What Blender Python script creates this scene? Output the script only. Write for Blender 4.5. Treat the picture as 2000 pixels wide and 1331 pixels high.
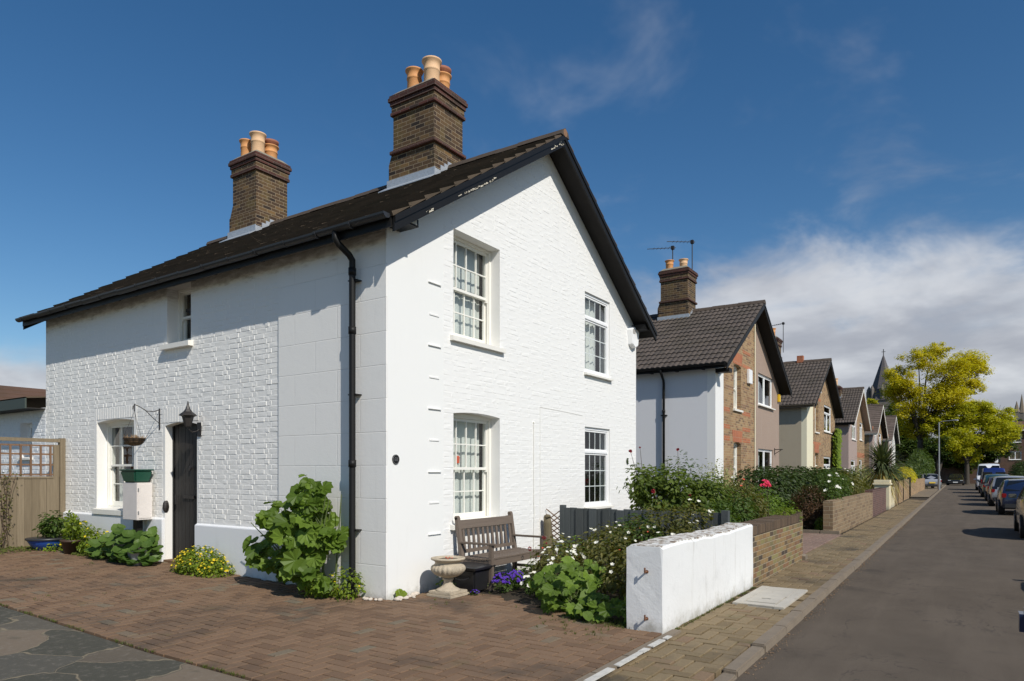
import bpy, bmesh, math, random
from mathutils import Vector, Matrix, noise as mnoise
R = math.radians
rnd = random.Random(11)
for o in list(bpy.data.objects): bpy.data.objects.remove(o)
S = bpy.context.scene
C = S.collection
# ------------------------------------------------------------------ camera, sky, sun, exposure
# X runs along the street, Y away from it into the gardens, Z up; the near corner of the white house is the origin
cd = bpy.data.cameras.new('camera'); cam = bpy.data.objects.new('camera', cd); C.objects.link(cam)
cam.location = (-6.23, -6.03, 1.6)
cd.sensor_width = 36; cd.lens = 23.99; cd.shift_x = 0; cd.shift_y = .12825
cd.clip_end = 3000; cd.clip_start = .05
cam.rotation_euler = (R(90), 0, math.atan2(-.83189, .55494))
S.camera = cam
SUNV = Vector((.435, 1, -.955)).normalized()     # the way the light travels
sd = bpy.data.lights.new('sun', 'SUN'); sun = bpy.data.objects.new('sun', sd); C.objects.link(sun)
sd.energy = 4.3; sd.angle = R(.5); sd.color = (1, .955, .88)
sun.rotation_euler = SUNV.to_track_quat('-Z', 'Y').to_euler()
elev = math.asin(-SUNV.z); rot = math.atan2(-SUNV.x, -SUNV.y)
w = bpy.data.worlds.new('World'); S.world = w; w.use_nodes = True
S.view_settings.view_transform = 'Standard'; S.view_settings.look = 'None'
S.view_settings.exposure = 0; S.view_settings.gamma = 1; S.view_settings.use_curve_mapping = False
S.cycles.max_bounces = 6; S.cycles.transparent_max_bounces = 12
SKY_STRENGTH = .085

# ------------------------------------------------------------------ a small node language
class NT:
    def __init__(s, tree): s.t = tree; s.n = tree.nodes; s.l = tree.links
    def new(s, ty, **kw):
        n = s.n.new(ty)
        for k, v in kw.items(): setattr(n, k, v)
        return n
    def put(s, sock, v):
        if isinstance(v, V): s.l.new(v.s, sock)
        elif v is not None:
            try: sock.default_value = v
            except Exception: sock.default_value = (v, v, v)
    def math(s, op, a, b=None, c=None, clamp=False):
        n = s.new('ShaderNodeMath', operation=op, use_clamp=clamp)
        for i, x in enumerate((a, b, c)):
            if x is not None: s.put(n.inputs[i], x)
        return V(s, n.outputs[0])
    def mix(s, f, a, b, mode='MIX'):
        n = s.new('ShaderNodeMix', data_type='RGBA', blend_type=mode)
        s.put(n.inputs[0], f); s.put(n.inputs[6], c4(a)); s.put(n.inputs[7], c4(b))
        return V(s, n.outputs[2])
    def noise(s, vec, scale, detail=3, rough=.55, dist=0, out=0, dims='3D'):
        n = s.new('ShaderNodeTexNoise', noise_dimensions=dims)
        s.put(n.inputs['Vector'], vec); n.inputs['Scale'].default_value = scale
        n.inputs['Detail'].default_value = detail; n.inputs['Roughness'].default_value = rough
        n.inputs['Distortion'].default_value = dist
        return V(s, n.outputs[out])
    def ramp(s, f, stops, interp='LINEAR'):
        n = s.new('ShaderNodeValToRGB'); s.put(n.inputs[0], f); r = n.color_ramp; r.interpolation = interp
        while len(r.elements) < len(stops): r.elements.new(.5)
        for e, (p, col) in zip(r.elements, stops): e.position = p; e.color = c4(col)
        return V(s, n.outputs[0])
    def sep(s, v):
        n = s.new('ShaderNodeSeparateXYZ'); s.put(n.inputs[0], v); return [V(s, o) for o in n.outputs]
    def comb(s, x, y, z):
        n = s.new('ShaderNodeCombineXYZ')
        for i, q in enumerate((x, y, z)): s.put(n.inputs[i], q)
        return V(s, n.outputs[0])
    def white(s, vec):
        n = s.new('ShaderNodeTexWhiteNoise', noise_dimensions='3D'); s.put(n.inputs[0], vec)
        return V(s, n.outputs[0])
    def step(s, v, a, b):
        n = s.new('ShaderNodeMapRange', interpolation_type='SMOOTHSTEP'); s.put(n.inputs[0], v)
        n.inputs[1].default_value = a; n.inputs[2].default_value = b
        return V(s, n.outputs[0])
class V:
    def __init__(s, t, so): s.t = t; s.s = so
    def __add__(s, o): return s.t.math('ADD', s, o)
    def __sub__(s, o): return s.t.math('SUBTRACT', s, o)
    def __rsub__(s, o): return s.t.math('SUBTRACT', o, s)
    def __mul__(s, o): return s.t.math('MULTIPLY', s, o)
    def __truediv__(s, o): return s.t.math('DIVIDE', s, o)
    def __rtruediv__(s, o): return s.t.math('DIVIDE', o, s)
    __radd__ = __add__; __rmul__ = __mul__
    def floor(s): return s.t.math('FLOOR', s)
    def fract(s): return s.t.math('FRACT', s)
    def abs(s): return s.t.math('ABSOLUTE', s)
    def gt(s, o): return s.t.math('GREATER_THAN', s, o)
    def lt(s, o): return s.t.math('LESS_THAN', s, o)
    def min(s, o): return s.t.math('MINIMUM', s, o)
    def max(s, o): return s.t.math('MAXIMUM', s, o)
def c4(c):
    if isinstance(c, V) or c is None: return c
    if isinstance(c, (int, float)): return (c, c, c, 1)
    return tuple(c) + (1,) if len(c) == 3 else c

# ------------------------------------------------------------------ sky with clouds (world)
t = NT(w.node_tree); w.node_tree.nodes.clear()
sky = t.new('ShaderNodeTexSky', sky_type='NISHITA'); sky.sun_disc = False
sky.sun_elevation = elev; sky.sun_rotation = rot; sky.air_density = 1.0; sky.dust_density = .35; sky.ozone_density = 2.2
hs = t.new('ShaderNodeHueSaturation'); hs.inputs['Saturation'].default_value = 1.29; hs.inputs['Value'].default_value = 1.10; hs.inputs['Hue'].default_value = .500
t.l.new(sky.outputs[0], hs.inputs['Color'])
tc = t.new('ShaderNodeTexCoord'); D = V(t, tc.outputs['Generated'])
dx, dy, dz = t.sep(D)
k = 1 / (dz.max(0) + .26)
P = t.comb(dx * k + 3.1, dy * k + 1.7, 0)
n1 = t.noise(P, .9, 7, .58, .25); n2 = t.noise(P, 3.1, 5, .6, .3)
fwd = dx * .9997 + dy * -.02                       # the street runs this way
low = t.step(dz + (n2 - .5) * .26 + (n1 - .5) * .10, .365, .17)
streetward = t.step(fwd, .72, .93)
leftlow = t.step(dz, .19, .08) * t.step(dy, .80, .92)
bias = low * streetward * .50 + leftlow * .50
cm = n1 * .75 + n2 * .25 + bias
mask = t.step(cm, .60, .95)
wisp = t.step(n1 * .35 + n2 * .65, .50, .80) * t.step(fwd, .45, .95) * .5
mask = mask.max(wisp)
shade = t.noise(P, 2.3, 5, .55, .2)
ccol = t.mix(t.step(shade, .35, .68), (4.8, 5.0, 5.6), (8.2, 8.4, 8.8))
skyc = t.mix(mask * .93, V(t, hs.outputs[0]), ccol)
bg = t.new('ShaderNodeBackground'); bg.inputs[1].default_value = SKY_STRENGTH
t.put(bg.inputs[0], skyc)
wo = t.new('ShaderNodeOutputWorld'); t.l.new(bg.outputs[0], wo.inputs[0])

# ------------------------------------------------------------------ materials
def mat(name, fn):
    m = bpy.data.materials.new(name); m.use_nodes = True; m.node_tree.nodes.clear()
    t = NT(m.node_tree); o = t.new('ShaderNodeOutputMaterial')
    p = t.new('ShaderNodeBsdfPrincipled'); t.l.new(p.outputs[0], o.inputs[0])
    col, rough, bump = fn(t, p)[:3]
    t.put(p.inputs['Base Color'], c4(col)); t.put(p.inputs['Roughness'], rough)
    if bump is not None:
        h, dist = bump
        b = t.new('ShaderNodeBump'); b.inputs['Strength'].default_value = 1; b.inputs['Distance'].default_value = dist
        t.put(b.inputs['Height'], h); t.l.new(b.outputs[0], p.inputs['Normal'])
    return m
def pos(t): return V(t, t.new('ShaderNodeNewGeometry').outputs['Position'])
def island(t): return V(t, t.new('ShaderNodeNewGeometry').outputs['Random Per Island'])
def obrand(t): return V(t, t.new('ShaderNodeObjectInfo').outputs['Random'])
def uvw(t):
    """wall coordinates: u along the wall, v up, from world position and the face it is on"""
    g = t.new('ShaderNodeNewGeometry'); x, y, z = t.sep(V(t, g.outputs['Position']))
    nx, ny, nz = t.sep(V(t, g.outputs['True Normal']))
    f = nx.abs().gt(.6)
    return x * (1 - f) + y * f, z, V(t, g.outputs['Position'])
def simple(name, c, rough=.6, var=.15, scale=6, bump=0, metal=0, spec=None):
    def fn(t, p):
        p.inputs['Metallic'].default_value = metal
        if spec is not None: p.inputs['Specular IOR Level'].default_value = spec
        ps = pos(t); n = t.noise(ps, scale, 5, .6)
        cc = t.mix(n, tuple(q * (1 - var) for q in c), tuple(q * (1 + var) for q in c))
        return cc, rough, ((t.noise(ps, scale * 6, 4), bump) if bump else None)
    return mat(name, fn)
def brickmat(name, stops, mortar, bl=.225, bh=.075, jw=.010, dirt=.3, bumpd=.004, patch=None):
    def fn(t, p):
        u, v, ps = uvw(t)
        wob = t.noise(ps, 5, 2) - .5
        uu = u / bl + wob * .03; vv = v / bh + wob * .06
        row = vv.floor(); half = (row * .5).fract() * 1.0
        uo = uu + half; col = uo.floor()
        fu = uo.fract(); fv = vv.fract()
        du = (.5 - (fu - .5).abs()) * bl; dv = (.5 - (fv - .5).abs()) * bh
        m = t.step(du.min(dv) + (t.noise(ps, 60, 3) - .5) * .006, jw * .35, jw * .75)
        r = t.white(t.comb(row, col, 1.7))
        bc = t.ramp(r, stops, 'LINEAR')
        n = t.noise(ps, 22, 5, .65); big = t.noise(ps, 1.3, 4, .6)
        if patch: bc = t.mix(t.step(t.noise(ps, 3.4, 4, .65), .50, .66) * .6, bc, t.mix(n, patch, tuple(q * .4 for q in patch)))
        bc = t.mix(n * .9, bc, t.mix(.5, bc, (.02, .015, .01), 'MULTIPLY'), 'MIX')
        cc = t.mix(m, mortar, bc)
        cc = t.mix(t.step(big, .45, .8) * dirt, cc, (.05, .035, .02))
        return cc, .85, (m * .8 + n * .35, bumpd)
    return mat(name, fn)
def whitefn(dirty_top=False, base=(.84, .82, .775), grain=.0016, ashlar=False, streak=.12, foot=True):
    def fn(t, p):
        x, y, z = t.sep(pos(t)); ps = pos(t)
        n = t.noise(ps, 3.0, 6, .65); f = t.noise(ps, 46, 4, .6)
        cc = t.mix(t.step(n, .5, .85) * streak, base, tuple(b * .72 for b in base))
        st = t.noise(t.comb(x * 9, y * 9, z * .8), 1, 4, .6)
        cc = t.mix(t.step(st, .56, .8) * streak, cc, (.5, .48, .43))
        if foot:
            fz = t.step(z + (t.noise(ps, 7, 5, .7) - .5) * .5, .16, -.12)
            cc = t.mix(fz * .75, cc, (.32, .30, .24))
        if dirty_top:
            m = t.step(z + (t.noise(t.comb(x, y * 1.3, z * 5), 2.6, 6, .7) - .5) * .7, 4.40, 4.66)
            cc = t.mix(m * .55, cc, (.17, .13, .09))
        h = f * .35 + n * .3 + t.noise(ps, 17, 5, .6) * .5
        if ashlar:
            vv = z / .42; row = vv.floor(); uu = (x + y) / .86 + (row * .5).fract()
            dv = (.5 - (vv.fract() - .5).abs()) * .42; du = (.5 - (uu.fract() - .5).abs()) * .86
            m = t.step(du.min(dv), .003, .007)
            h = h * .6 + m * .45; cc = t.mix(m, t.mix(.10, cc, (.5, .5, .5), 'MULTIPLY'), cc)
        return cc, .62, (h, grain)
    return fn
M = {}
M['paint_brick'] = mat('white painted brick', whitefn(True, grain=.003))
M['paint_front'] = mat('white painted gable brick', whitefn(False, (.80, .79, .76), grain=.0009, streak=.10))
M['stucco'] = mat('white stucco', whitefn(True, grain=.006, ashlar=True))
M['stucco_front'] = mat('white smooth stucco', whitefn(False, (.80, .795, .765), grain=.0008, streak=.07))
M['garden_white'] = mat('worn white masonry paint', whitefn(False, (.78, .78, .76), grain=.006, streak=.75))
M['render_grey'] = mat('pale render', whitefn(False, (.70, .70, .71), grain=.002, streak=.15))
M['cream'] = mat('cream paint', whitefn(False, (.78, .72, .52), grain=.002, streak=.1))
M['beige'] = mat('buff render', whitefn(False, (.40, .34, .245), grain=.004, streak=.4))
M['pebble'] = mat('pink buff pebbledash', whitefn(False, (.36, .265, .205), grain=.02, streak=.25))
M['pebble_pale'] = mat('pale pink render', whitefn(False, (.38, .29, .25), grain=.01, streak=.25))
M['pillar_cream'] = mat('pillar cream paint', whitefn(False, (.75, .66, .45), grain=.003, streak=.3))
M['stock'] = brickmat('yellow stock brick', [(0, (.20, .13, .075)), (.2, (.40, .25, .12)), (.55, (.48, .32, .165)), (.8, (.38, .21, .10)), (1, (.24, .14, .085))], (.40, .31, .20))
M['stock_dark'] = brickmat('sooty stock brick', [(0, (.022, .013, .008)), (.3, (.085, .046, .021)), (.6, (.15, .085, .032)), (.85, (.05, .026, .015)), (1, (.25, .145, .05))], (.25, .19, .12), dirt=.5, jw=.011, patch=(.24, .17, .05))
M['redbrick'] = brickmat('dark red brick', [(0, (.07, .024, .016)), (.5, (.12, .036, .024)), (1, (.045, .022, .016))], (.13, .09, .07), dirt=.55)
M['orange_brick'] = brickmat('orange red soldier brick', [(0, (.50, .15, .06)), (.5, (.56, .19, .08)), (1, (.42, .12, .06))], (.40, .24, .16), bl=.075, bh=.30, dirt=.05)
M['garden_brick'] = brickmat('mossy garden wall brick', [(0, (.06, .045, .035)), (.2, (.26, .17, .075)), (.45, (.34, .22, .09)), (.7, (.24, .12, .06)), (.85, (.30, .26, .10)), (1, (.09, .06, .045))], (.34, .28, .19), dirt=.25, bumpd=.008)
M['row_brick'] = brickmat('row garden brick', [(0, (.20, .13, .075)), (.5, (.36, .25, .14)), (1, (.26, .18, .10))], (.40, .33, .22), bl=.34, bh=.10, dirt=.15, bumpd=.012)
M['purple_brick'] = brickmat('purple brown brick', [(0, (.10, .05, .045)), (.5, (.18, .085, .065)), (1, (.13, .07, .06))], (.22, .17, .14))
M['flat_brick'] = brickmat('brown flats brick', [(0, (.10, .05, .035)), (.5, (.16, .085, .055)), (1, (.12, .07, .05))], (.18, .14, .11), dirt=.2)
M['stone'] = simple('grey church stone', (.16, .14, .12), .9, .25, .6)
M['slate'] = simple('church slate', (.085, .075, .075), .7, .25, 1.2)
def tilefn(c1, c2, lich, lf):
    def fn(t, p):
        ps = pos(t); r = island(t)
        n = t.noise(ps, 9, 6, .7); b = t.noise(ps, 1.1, 4, .6)
        cc = t.mix(r, c1, c2); cc = t.mix(t.step(b, .4, .75) * .45, cc, (.05, .04, .018))
        cc = t.mix(t.step(t.noise(ps, 4.5, 3, .75), .66, .74) * lf, cc, lich)
        cc = t.mix(n * .6, cc, t.mix(1, cc, (.45, .42, .4), 'MULTIPLY'))
        return cc, .78, (n, .006)
    return fn
M['tile'] = mat('dark mossy concrete tile', tilefn((.080, .055, .034), (.125, .088, .055), (.17, .15, .10), .4))
M['tile2'] = mat('brown roman tile', tilefn((.085, .068, .055), (.115, .09, .072), (.42, .40, .36), .65))
M['tile3'] = mat('pale brown tile', tilefn((.14, .105, .08), (.17, .125, .10), (.2, .18, .15), .3))
M['tile_red'] = mat('red brown roof tile', tilefn((.12, .065, .04), (.15, .08, .05), (.16, .14, .05), .5))
M['ridge'] = simple('orange ridge tile', (.24, .13, .07), .8, .4, 9, .004)
M['ridge_dark'] = simple('dark ridge tile', (.075, .055, .04), .8, .3, 9, .004)
M['pot'] = simple('buff clay pot', (.60, .28, .10), .7, .18, 5, .002)
M['pot_pale'] = simple('pale clay pot', (.68, .43, .24), .7, .16, 5, .002)
M['pot_red'] = simple('dark clay rim', (.30, .11, .06), .75, .3, 8)
M['mortar'] = simple('cement flaunching', (.24, .215, .16), .9, .35, 9, .01)
M['lead'] = simple('lead flashing', (.42, .45, .48), .42, .3, 14, .003, .25)
M['black'] = simple('black gloss paint', (.010, .0095, .009), .5, .3, 8, .001, spec=.25)
M['black_plastic'] = simple('grey black plastic', (.028, .029, .033), .42, .15, 8)
M['soffit'] = simple('dark soffit', (.012, .010, .009), .8, .3, 5)
M['flaked'] = simple('bare flaked wood', (.55, .50, .40), .8, .35, 12, .004)
M['frame'] = simple('white joinery', (.80, .78, .71), .45, .06, 6, .0006)
M['upvc'] = simple('white plastic', (.85, .85, .84), .3, .03, 4)
M['sill'] = simple('painted sill', (.78, .755, .69), .55, .12, 7, .002)
M['inside'] = simple('dark room', (.035, .032, .03), .9, .2, 3)
M['curtain'] = simple('net curtain', (.62, .63, .60), .9, .05, 5)
M['blind'] = simple('pale blind', (.55, .56, .56), .9, .05, 5)
M['green_paint'] = simple('green pipe paint', (.06, .17, .12), .5, .1, 6)
M['yellow'] = simple('yellow plastic', (.75, .48, .02), .4, .05, 6)
M['rust'] = simple('rusty iron', (.16, .07, .035), .85, .5, 25, .004)
M['iron'] = simple('wrought iron', (.02, .016, .014), .5, .3, 12)
M['steel'] = simple('galvanised steel', (.32, .33, .33), .45, .1, 8, 0, .5)
M['lampglass'] = simple('smoky lantern glass', (.05, .04, .05), .12, .1, 4)
def woodfn(c1, c2, ax=0, sc=60, rough=.75, vertical=False):
    def fn(t, p):
        x, y, z = t.sep(pos(t)); r = island(t)
        v = t.comb(x * 40, y * 40, z * 2.5) if vertical else t.comb(x * 2.5, y * 40, z * 40)
        n = t.noise(v, 1, 5, .65)
        cc = t.mix(n, c1, c2); cc = t.mix(r * .55, cc, t.mix(1, cc, (.5, .47, .42), 'MULTIPLY'))
        return cc, rough, (n, .003)
    return fn
M['teak'] = mat('weathered teak', woodfn((.115, .085, .066), (.235, .185, .145)))
M['teak_v'] = mat('weathered teak upright', woodfn((.115, .085, .066), (.235, .185, .145), vertical=True))
M['board'] = mat('weathered fence board', woodfn((.14, .105, .062), (.33, .265, .175), vertical=True))
M['batten'] = mat('brown trellis wood', woodfn((.14, .075, .04), (.26, .15, .085), vertical=True))
M['fence_grey'] = mat('grey green painted fence', woodfn((.055, .065, .068), (.095, .108, .11), vertical=True))
M['door'] = mat('old black door boards', woodfn((.012, .010, .009), (.040, .034, .029), vertical=True, rough=.6))
M['bark'] = mat('bark', woodfn((.035, .028, .02), (.09, .07, .05), vertical=True))
M['log'] = mat('mossy stump wood', woodfn((.09, .07, .04), (.22, .18, .10), vertical=True))
M['urn'] = simple('lichened cast stone', (.44, .37, .27), .85, .38, 13, .008)
M['urn_soil'] = simple('dry potting soil', (.16, .12, .075), .95, .4, 30, .02)
M['blue'] = simple('blue glazed pot', (.018, .075, .33), .18, .15, 5)
M['brownpot'] = simple('brown plastic pot', (.06, .035, .022), .5, .2, 6)
M['greentub'] = simple('green plastic tub', (.012, .075, .045), .4, .15, 6)
M['blackbin'] = simple('black plastic crate', (.018, .018, .02), .33, .2, 9, .002)
M['cabinet'] = simple('faded pinkish white paint', (.68, .63, .59), .55, .1, 6, .002)
M['stone_white'] = simple('pale pebble', (.55, .48, .40), .8, .35, 7, .004)
M['wicker'] = simple('wicker fibre', (.16, .095, .045), .9, .5, 40, .01)
M['dry'] = simple('dry moss', (.34, .22, .12), .95, .5, 30, .01)
M['concrete'] = simple('kerb concrete', (.20, .160, .115), .88, .28, 5, .006)
M['concrete_pale'] = simple('pale concrete slab', (.44, .41, .35), .88, .2, 5, .004)
M['whiteline'] = simple('worn white line', (.55, .53, .48), .85, .4, 14, .003)
def leafmat(name, c1, c2, tr=.35, rough=.5, c3=None):
    m = bpy.data.materials.new(name); m.use_nodes = True; m.node_tree.nodes.clear()
    t = NT(m.node_tree); o = t.new('ShaderNodeOutputMaterial'); p = t.new('ShaderNodeBsdfPrincipled')
    r = island(t); n = t.noise(pos(t), 1.8, 3)
    cc = t.mix(r, c1, c2); cc = t.mix(t.step(n, .35, .7) * .35, cc, c3 or tuple(a * .55 for a in c1))
    t.put(p.inputs['Base Color'], cc); p.inputs['Roughness'].default_value = rough
    p.inputs['Specular IOR Level'].default_value = .3
    tl = t.new('ShaderNodeBsdfTranslucent'); t.put(tl.inputs[0], t.mix(1, cc, (1.5, 1.5, .5), 'MULTIPLY'))
    mx = t.new('ShaderNodeMixShader'); mx.inputs[0].default_value = tr
    t.l.new(p.outputs[0], mx.inputs[1]); t.l.new(tl.outputs[0], mx.inputs[2]); t.l.new(mx.outputs[0], o.inputs[0])
    return m
M['leaf_holly'] = leafmat('hollyhock leaf', (.085, .145, .018), (.20, .30, .045), .4)
M['leaf_mallow'] = leafmat('mallow leaf', (.06, .115, .02), (.13, .21, .04))
M['leaf_dark'] = leafmat('dark shrub leaf', (.030, .052, .012), (.060, .092, .020), .25)
M['leaf_mid'] = leafmat('mid green leaf', (.045, .085, .013), (.10, .155, .028))
M['leaf_rose'] = leafmat('rose leaf', (.075, .115, .018), (.155, .205, .038), .4)
M['leaf_bronze'] = leafmat('bronze green leaf', (.075, .09, .02), (.18, .16, .04), .35)
M['leaf_brown'] = leafmat('rusty brown leaf', (.075, .04, .018), (.14, .075, .035), .3)
M['leaf_lime'] = leafmat('lime green leaf', (.13, .20, .015), (.24, .31, .03), .4)
M['leaf_varieg'] = leafmat('cream edged leaf', (.25, .28, .10), (.42, .42, .20), .3)
M['leaf_gold'] = leafmat('golden leaf', (.44, .41, .025), (.64, .54, .035), .5, c3=(.27, .29, .02))
M['leaf_goldlow'] = leafmat('yellow green leaf', (.30, .33, .02), (.54, .48, .03), .5, c3=(.18, .24, .015))
M['leaf_tree'] = leafmat('deep tree green leaf', (.04, .075, .012), (.09, .13, .02), .35)
M['leaf_palm'] = leafmat('sword leaf', (.06, .085, .035), (.13, .15, .07), .2)
M['leaf_palmold'] = leafmat('yellowed sword leaf', (.35, .27, .08), (.45, .36, .12), .2)
M['grass'] = leafmat('grass blade', (.07, .10, .02), (.14, .15, .035), .3)
M['stem'] = simple('green stem', (.10, .13, .04), .7, .3, 12)
M['twig'] = simple('brown twig', (.075, .045, .03), .8, .3, 12)
def petal(name, c): return leafmat(name, tuple(q * .85 for q in c), c, .25, .6, c)
M['p_white'] = petal('white petal', (.86, .84, .76)); M['p_yellow'] = petal('yellow petal', (.78, .60, .03))
M['p_red'] = petal('dark red petal', (.30, .02, .035)); M['p_pink'] = petal('pink petal', (.75, .05, .14))
M['p_purple'] = petal('purple petal', (.11, .04, .42)); M['p_orange'] = petal('coral petal', (.75, .13, .07))
M['p_lilac'] = petal('lilac petal', (.45, .34, .45))
def glassmat(name, refl=1.0, tint=(.9, .93, .92)):
    m = bpy.data.materials.new(name); m.use_nodes = True; m.node_tree.nodes.clear()
    t = NT(m.node_tree); o = t.new('ShaderNodeOutputMaterial')
    ge = t.new('ShaderNodeNewGeometry'); dt = t.new('ShaderNodeVectorMath', operation='DOT_PRODUCT')
    t.l.new(ge.outputs['Normal'], dt.inputs[0]); t.l.new(ge.outputs['Incoming'], dt.inputs[1])
    fz = t.math('POWER', 1 - V(t, dt.outputs['Value']).abs(), 5) * .94 + .05
    bm = t.new('ShaderNodeBump'); bm.inputs['Strength'].default_value = 1; bm.inputs['Distance'].default_value = .002
    t.put(bm.inputs['Height'], t.noise(pos(t), 3.5, 2)); 
    g = t.new('ShaderNodeBsdfGlossy'); g.inputs['Roughness'].default_value = .01; t.l.new(bm.outputs[0], g.inputs['Normal'])
    tr = t.new('ShaderNodeBsdfTransparent'); tr.inputs[0].default_value = tint + (1,)
    mx = t.new('ShaderNodeMixShader'); t.put(mx.inputs[0], (fz * 1.5 * refl).min(1))
    t.l.new(tr.outputs[0], mx.inputs[1]); t.l.new(g.outputs[0], mx.inputs[2]); t.l.new(mx.outputs[0], o.inputs[0])
    return m
M['glass'] = glassmat('window glass')
def paintmat(name, c, metal=.3):
    def fn(t, p):
        p.inputs['Metallic'].default_value = metal; p.inputs['Coat Weight'].default_value = .8
        p.inputs['Coat Roughness'].default_value = .05
        return c, .35, None
    return mat(name, fn)
for nme, cc in (('car_blue', (.012, .022, .06)), ('car_silver', (.30, .31, .33)), ('car_maroon', (.06, .012, .015)), ('car_teal', (.02, .06, .06)),
                ('car_vanblue', (.01, .025, .16)), ('car_white', (.75, .76, .78)), ('car_black', (.012, .012, .014)), ('car_sand', (.16, .15, .12)), ('car_navy', (.012, .03, .09))):
    M[nme] = paintmat(nme.replace('car_', '') + ' car paint', cc, 0 if 'white' in nme else .35)
M['car_glass'] = simple('tinted car glass', (.010, .012, .014), .08, .1, 3, 0, 0, .35)
M['rubber'] = simple('tyre rubber', (.018, .018, .018), .8, .2, 10)
M['alloy'] = simple('alloy wheel', (.35, .35, .36), .3, .1, 10, 0, .8)
M['redlight'] = simple('red lamp lens', (.22, .01, .010), .15, .1, 10)
M['clearlight'] = simple('clear lamp lens', (.6, .62, .62), .1, .1, 10)
M['plate'] = simple('yellow plate', (.75, .5, .03), .4, .03, 10); M['plate_white'] = simple('white plate', (.8, .8, .78), .4, .03, 10)
M['bumper'] = simple('black bumper', (.02, .02, .022), .6, .1, 10)
def asphalt(t, p):
    ps = pos(t); x, y, z = t.sep(ps)
    n = t.noise(ps, 1.1, 6, .6); f = t.noise(ps, 150, 3, .7); g = t.noise(t.comb(x * .25, y * 2.2, 0), 1, 4, .6)
    cc = t.mix(n, (.080, .064, .049), (.150, .122, .095)); cc = t.mix(t.step(g, .42, .68) * .28, cc, (.175, .142, .112))
    cc = t.mix(t.step(t.noise(ps, .8, 5, .65), .58, .72) * .55, cc, (.055, .047, .039))
    cc = t.mix(t.step(t.noise(ps, 42, 3, .8), .60, .72) * .35, cc, (.24, .20, .16))
    cc = t.mix((f - .3) * 1.9, t.mix(1, cc, (.6, .6, .6), 'MULTIPLY'), t.mix(1, cc, (1.5, 1.48, 1.42), 'MULTIPLY'))
    cr = t.math('ABSOLUTE', t.noise(ps, .55, 5, .6, .6) - .5)
    cc = t.mix(t.step(cr, .0045, .0) * .55, cc, (.03, .028, .026))
    p.inputs['Specular IOR Level'].default_value = .2
    return cc, .9, (f + n * .3, .006)
M['asphalt'] = mat('asphalt', asphalt)
def blockmat(name, c1, c2, c3, stain, moss):
    def fn(t, p):
        ps = pos(t); r = island(t)
        cc = t.ramp(r, [(0, c1), (.55, c2), (.93, c2), (1, c3)])
        n = t.noise(ps, 38, 4, .7); b = t.noise(ps, .75, 5, .62, .4); b2 = t.noise(ps, 2.7, 5, .65)
        cc = t.mix(n * .8, cc, t.mix(1, cc, (.55, .52, .5), 'MULTIPLY'))
        cc = t.mix(t.step(b, .50, .72) * stain, cc, (.038, .032, .024))
        cc = t.mix(t.step(b2, .55, .8) * moss, cc, (.085, .085, .028))
        return cc, .86, (n, .004)
    return mat(name, fn)
M['drive'] = blockmat('red brown clay paver', (.170, .100, .055), (.235, .145, .083), (.20, .165, .11), .75, .45)
M['drive2'] = blockmat('pale pink paver', (.23, .15, .115), (.28, .19, .145), (.25, .2, .15), .3, .2)
M['pave'] = blockmat('buff concrete paver', (.190, .138, .070), (.265, .198, .108), (.24, .15, .09), .9, .6)
M['soil'] = simple('dark joint soil', (.034, .024, .012), .95, .5, 20, .01)
def crazy(t, p):
    ps = pos(t); x, y, z = t.sep(ps)
    wv = t.comb(x + (t.noise(ps, 1.1, 3) - .5) * .8, y * .85 + (t.noise(ps, 1.5, 3) - .5) * .7, 0)
    vo = t.new('ShaderNodeTexVoronoi', feature='DISTANCE_TO_EDGE', voronoi_dimensions='2D'); t.put(vo.inputs['Vector'], wv); vo.inputs['Scale'].default_value = 1.45
    vc = t.new('ShaderNodeTexVoronoi', feature='F1', voronoi_dimensions='2D'); t.put(vc.inputs['Vector'], wv); vc.inputs['Scale'].default_value = 1.45
    d = V(t, vo.outputs['Distance']); r = t.sep(V(t, vc.outputs['Color']))[0]
    n = t.noise(ps, 14, 6, .7); b = t.noise(ps, 2.2, 5, .6)
    cc = t.ramp(r, [(0, (.070, .065, .046)), (.2, (.125, .10, .070)), (.42, (.095, .086, .066)), (.6, (.19, .145, .10)), (.68, (.11, .095, .07)), (.86, (.145, .13, .10))], 'CONSTANT')
    cc = t.mix(b * .6, cc, t.mix(1, cc, (.55, .55, .5), 'MULTIPLY'))
    cc = t.mix(t.step(n, .5, .72) * .5, cc, (.22, .19, .15)); cc = t.mix(t.step(t.noise(ps, 5, 5, .7), .58, .7) * .4, cc, (.055, .055, .035))
    m = t.step(d + (n - .5) * .035, .004, .022)
    cc = t.mix(m, t.mix(b, (.28, .225, .145), (.13, .11, .07)), cc)
    return cc, .8, (m * .6 + n * .4, .012)
M['crazy'] = mat('crazy paving stone', crazy)
M['ground'] = simple('mixed ground', (.10, .095, .06), .95, .4, .8, .02)

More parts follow.
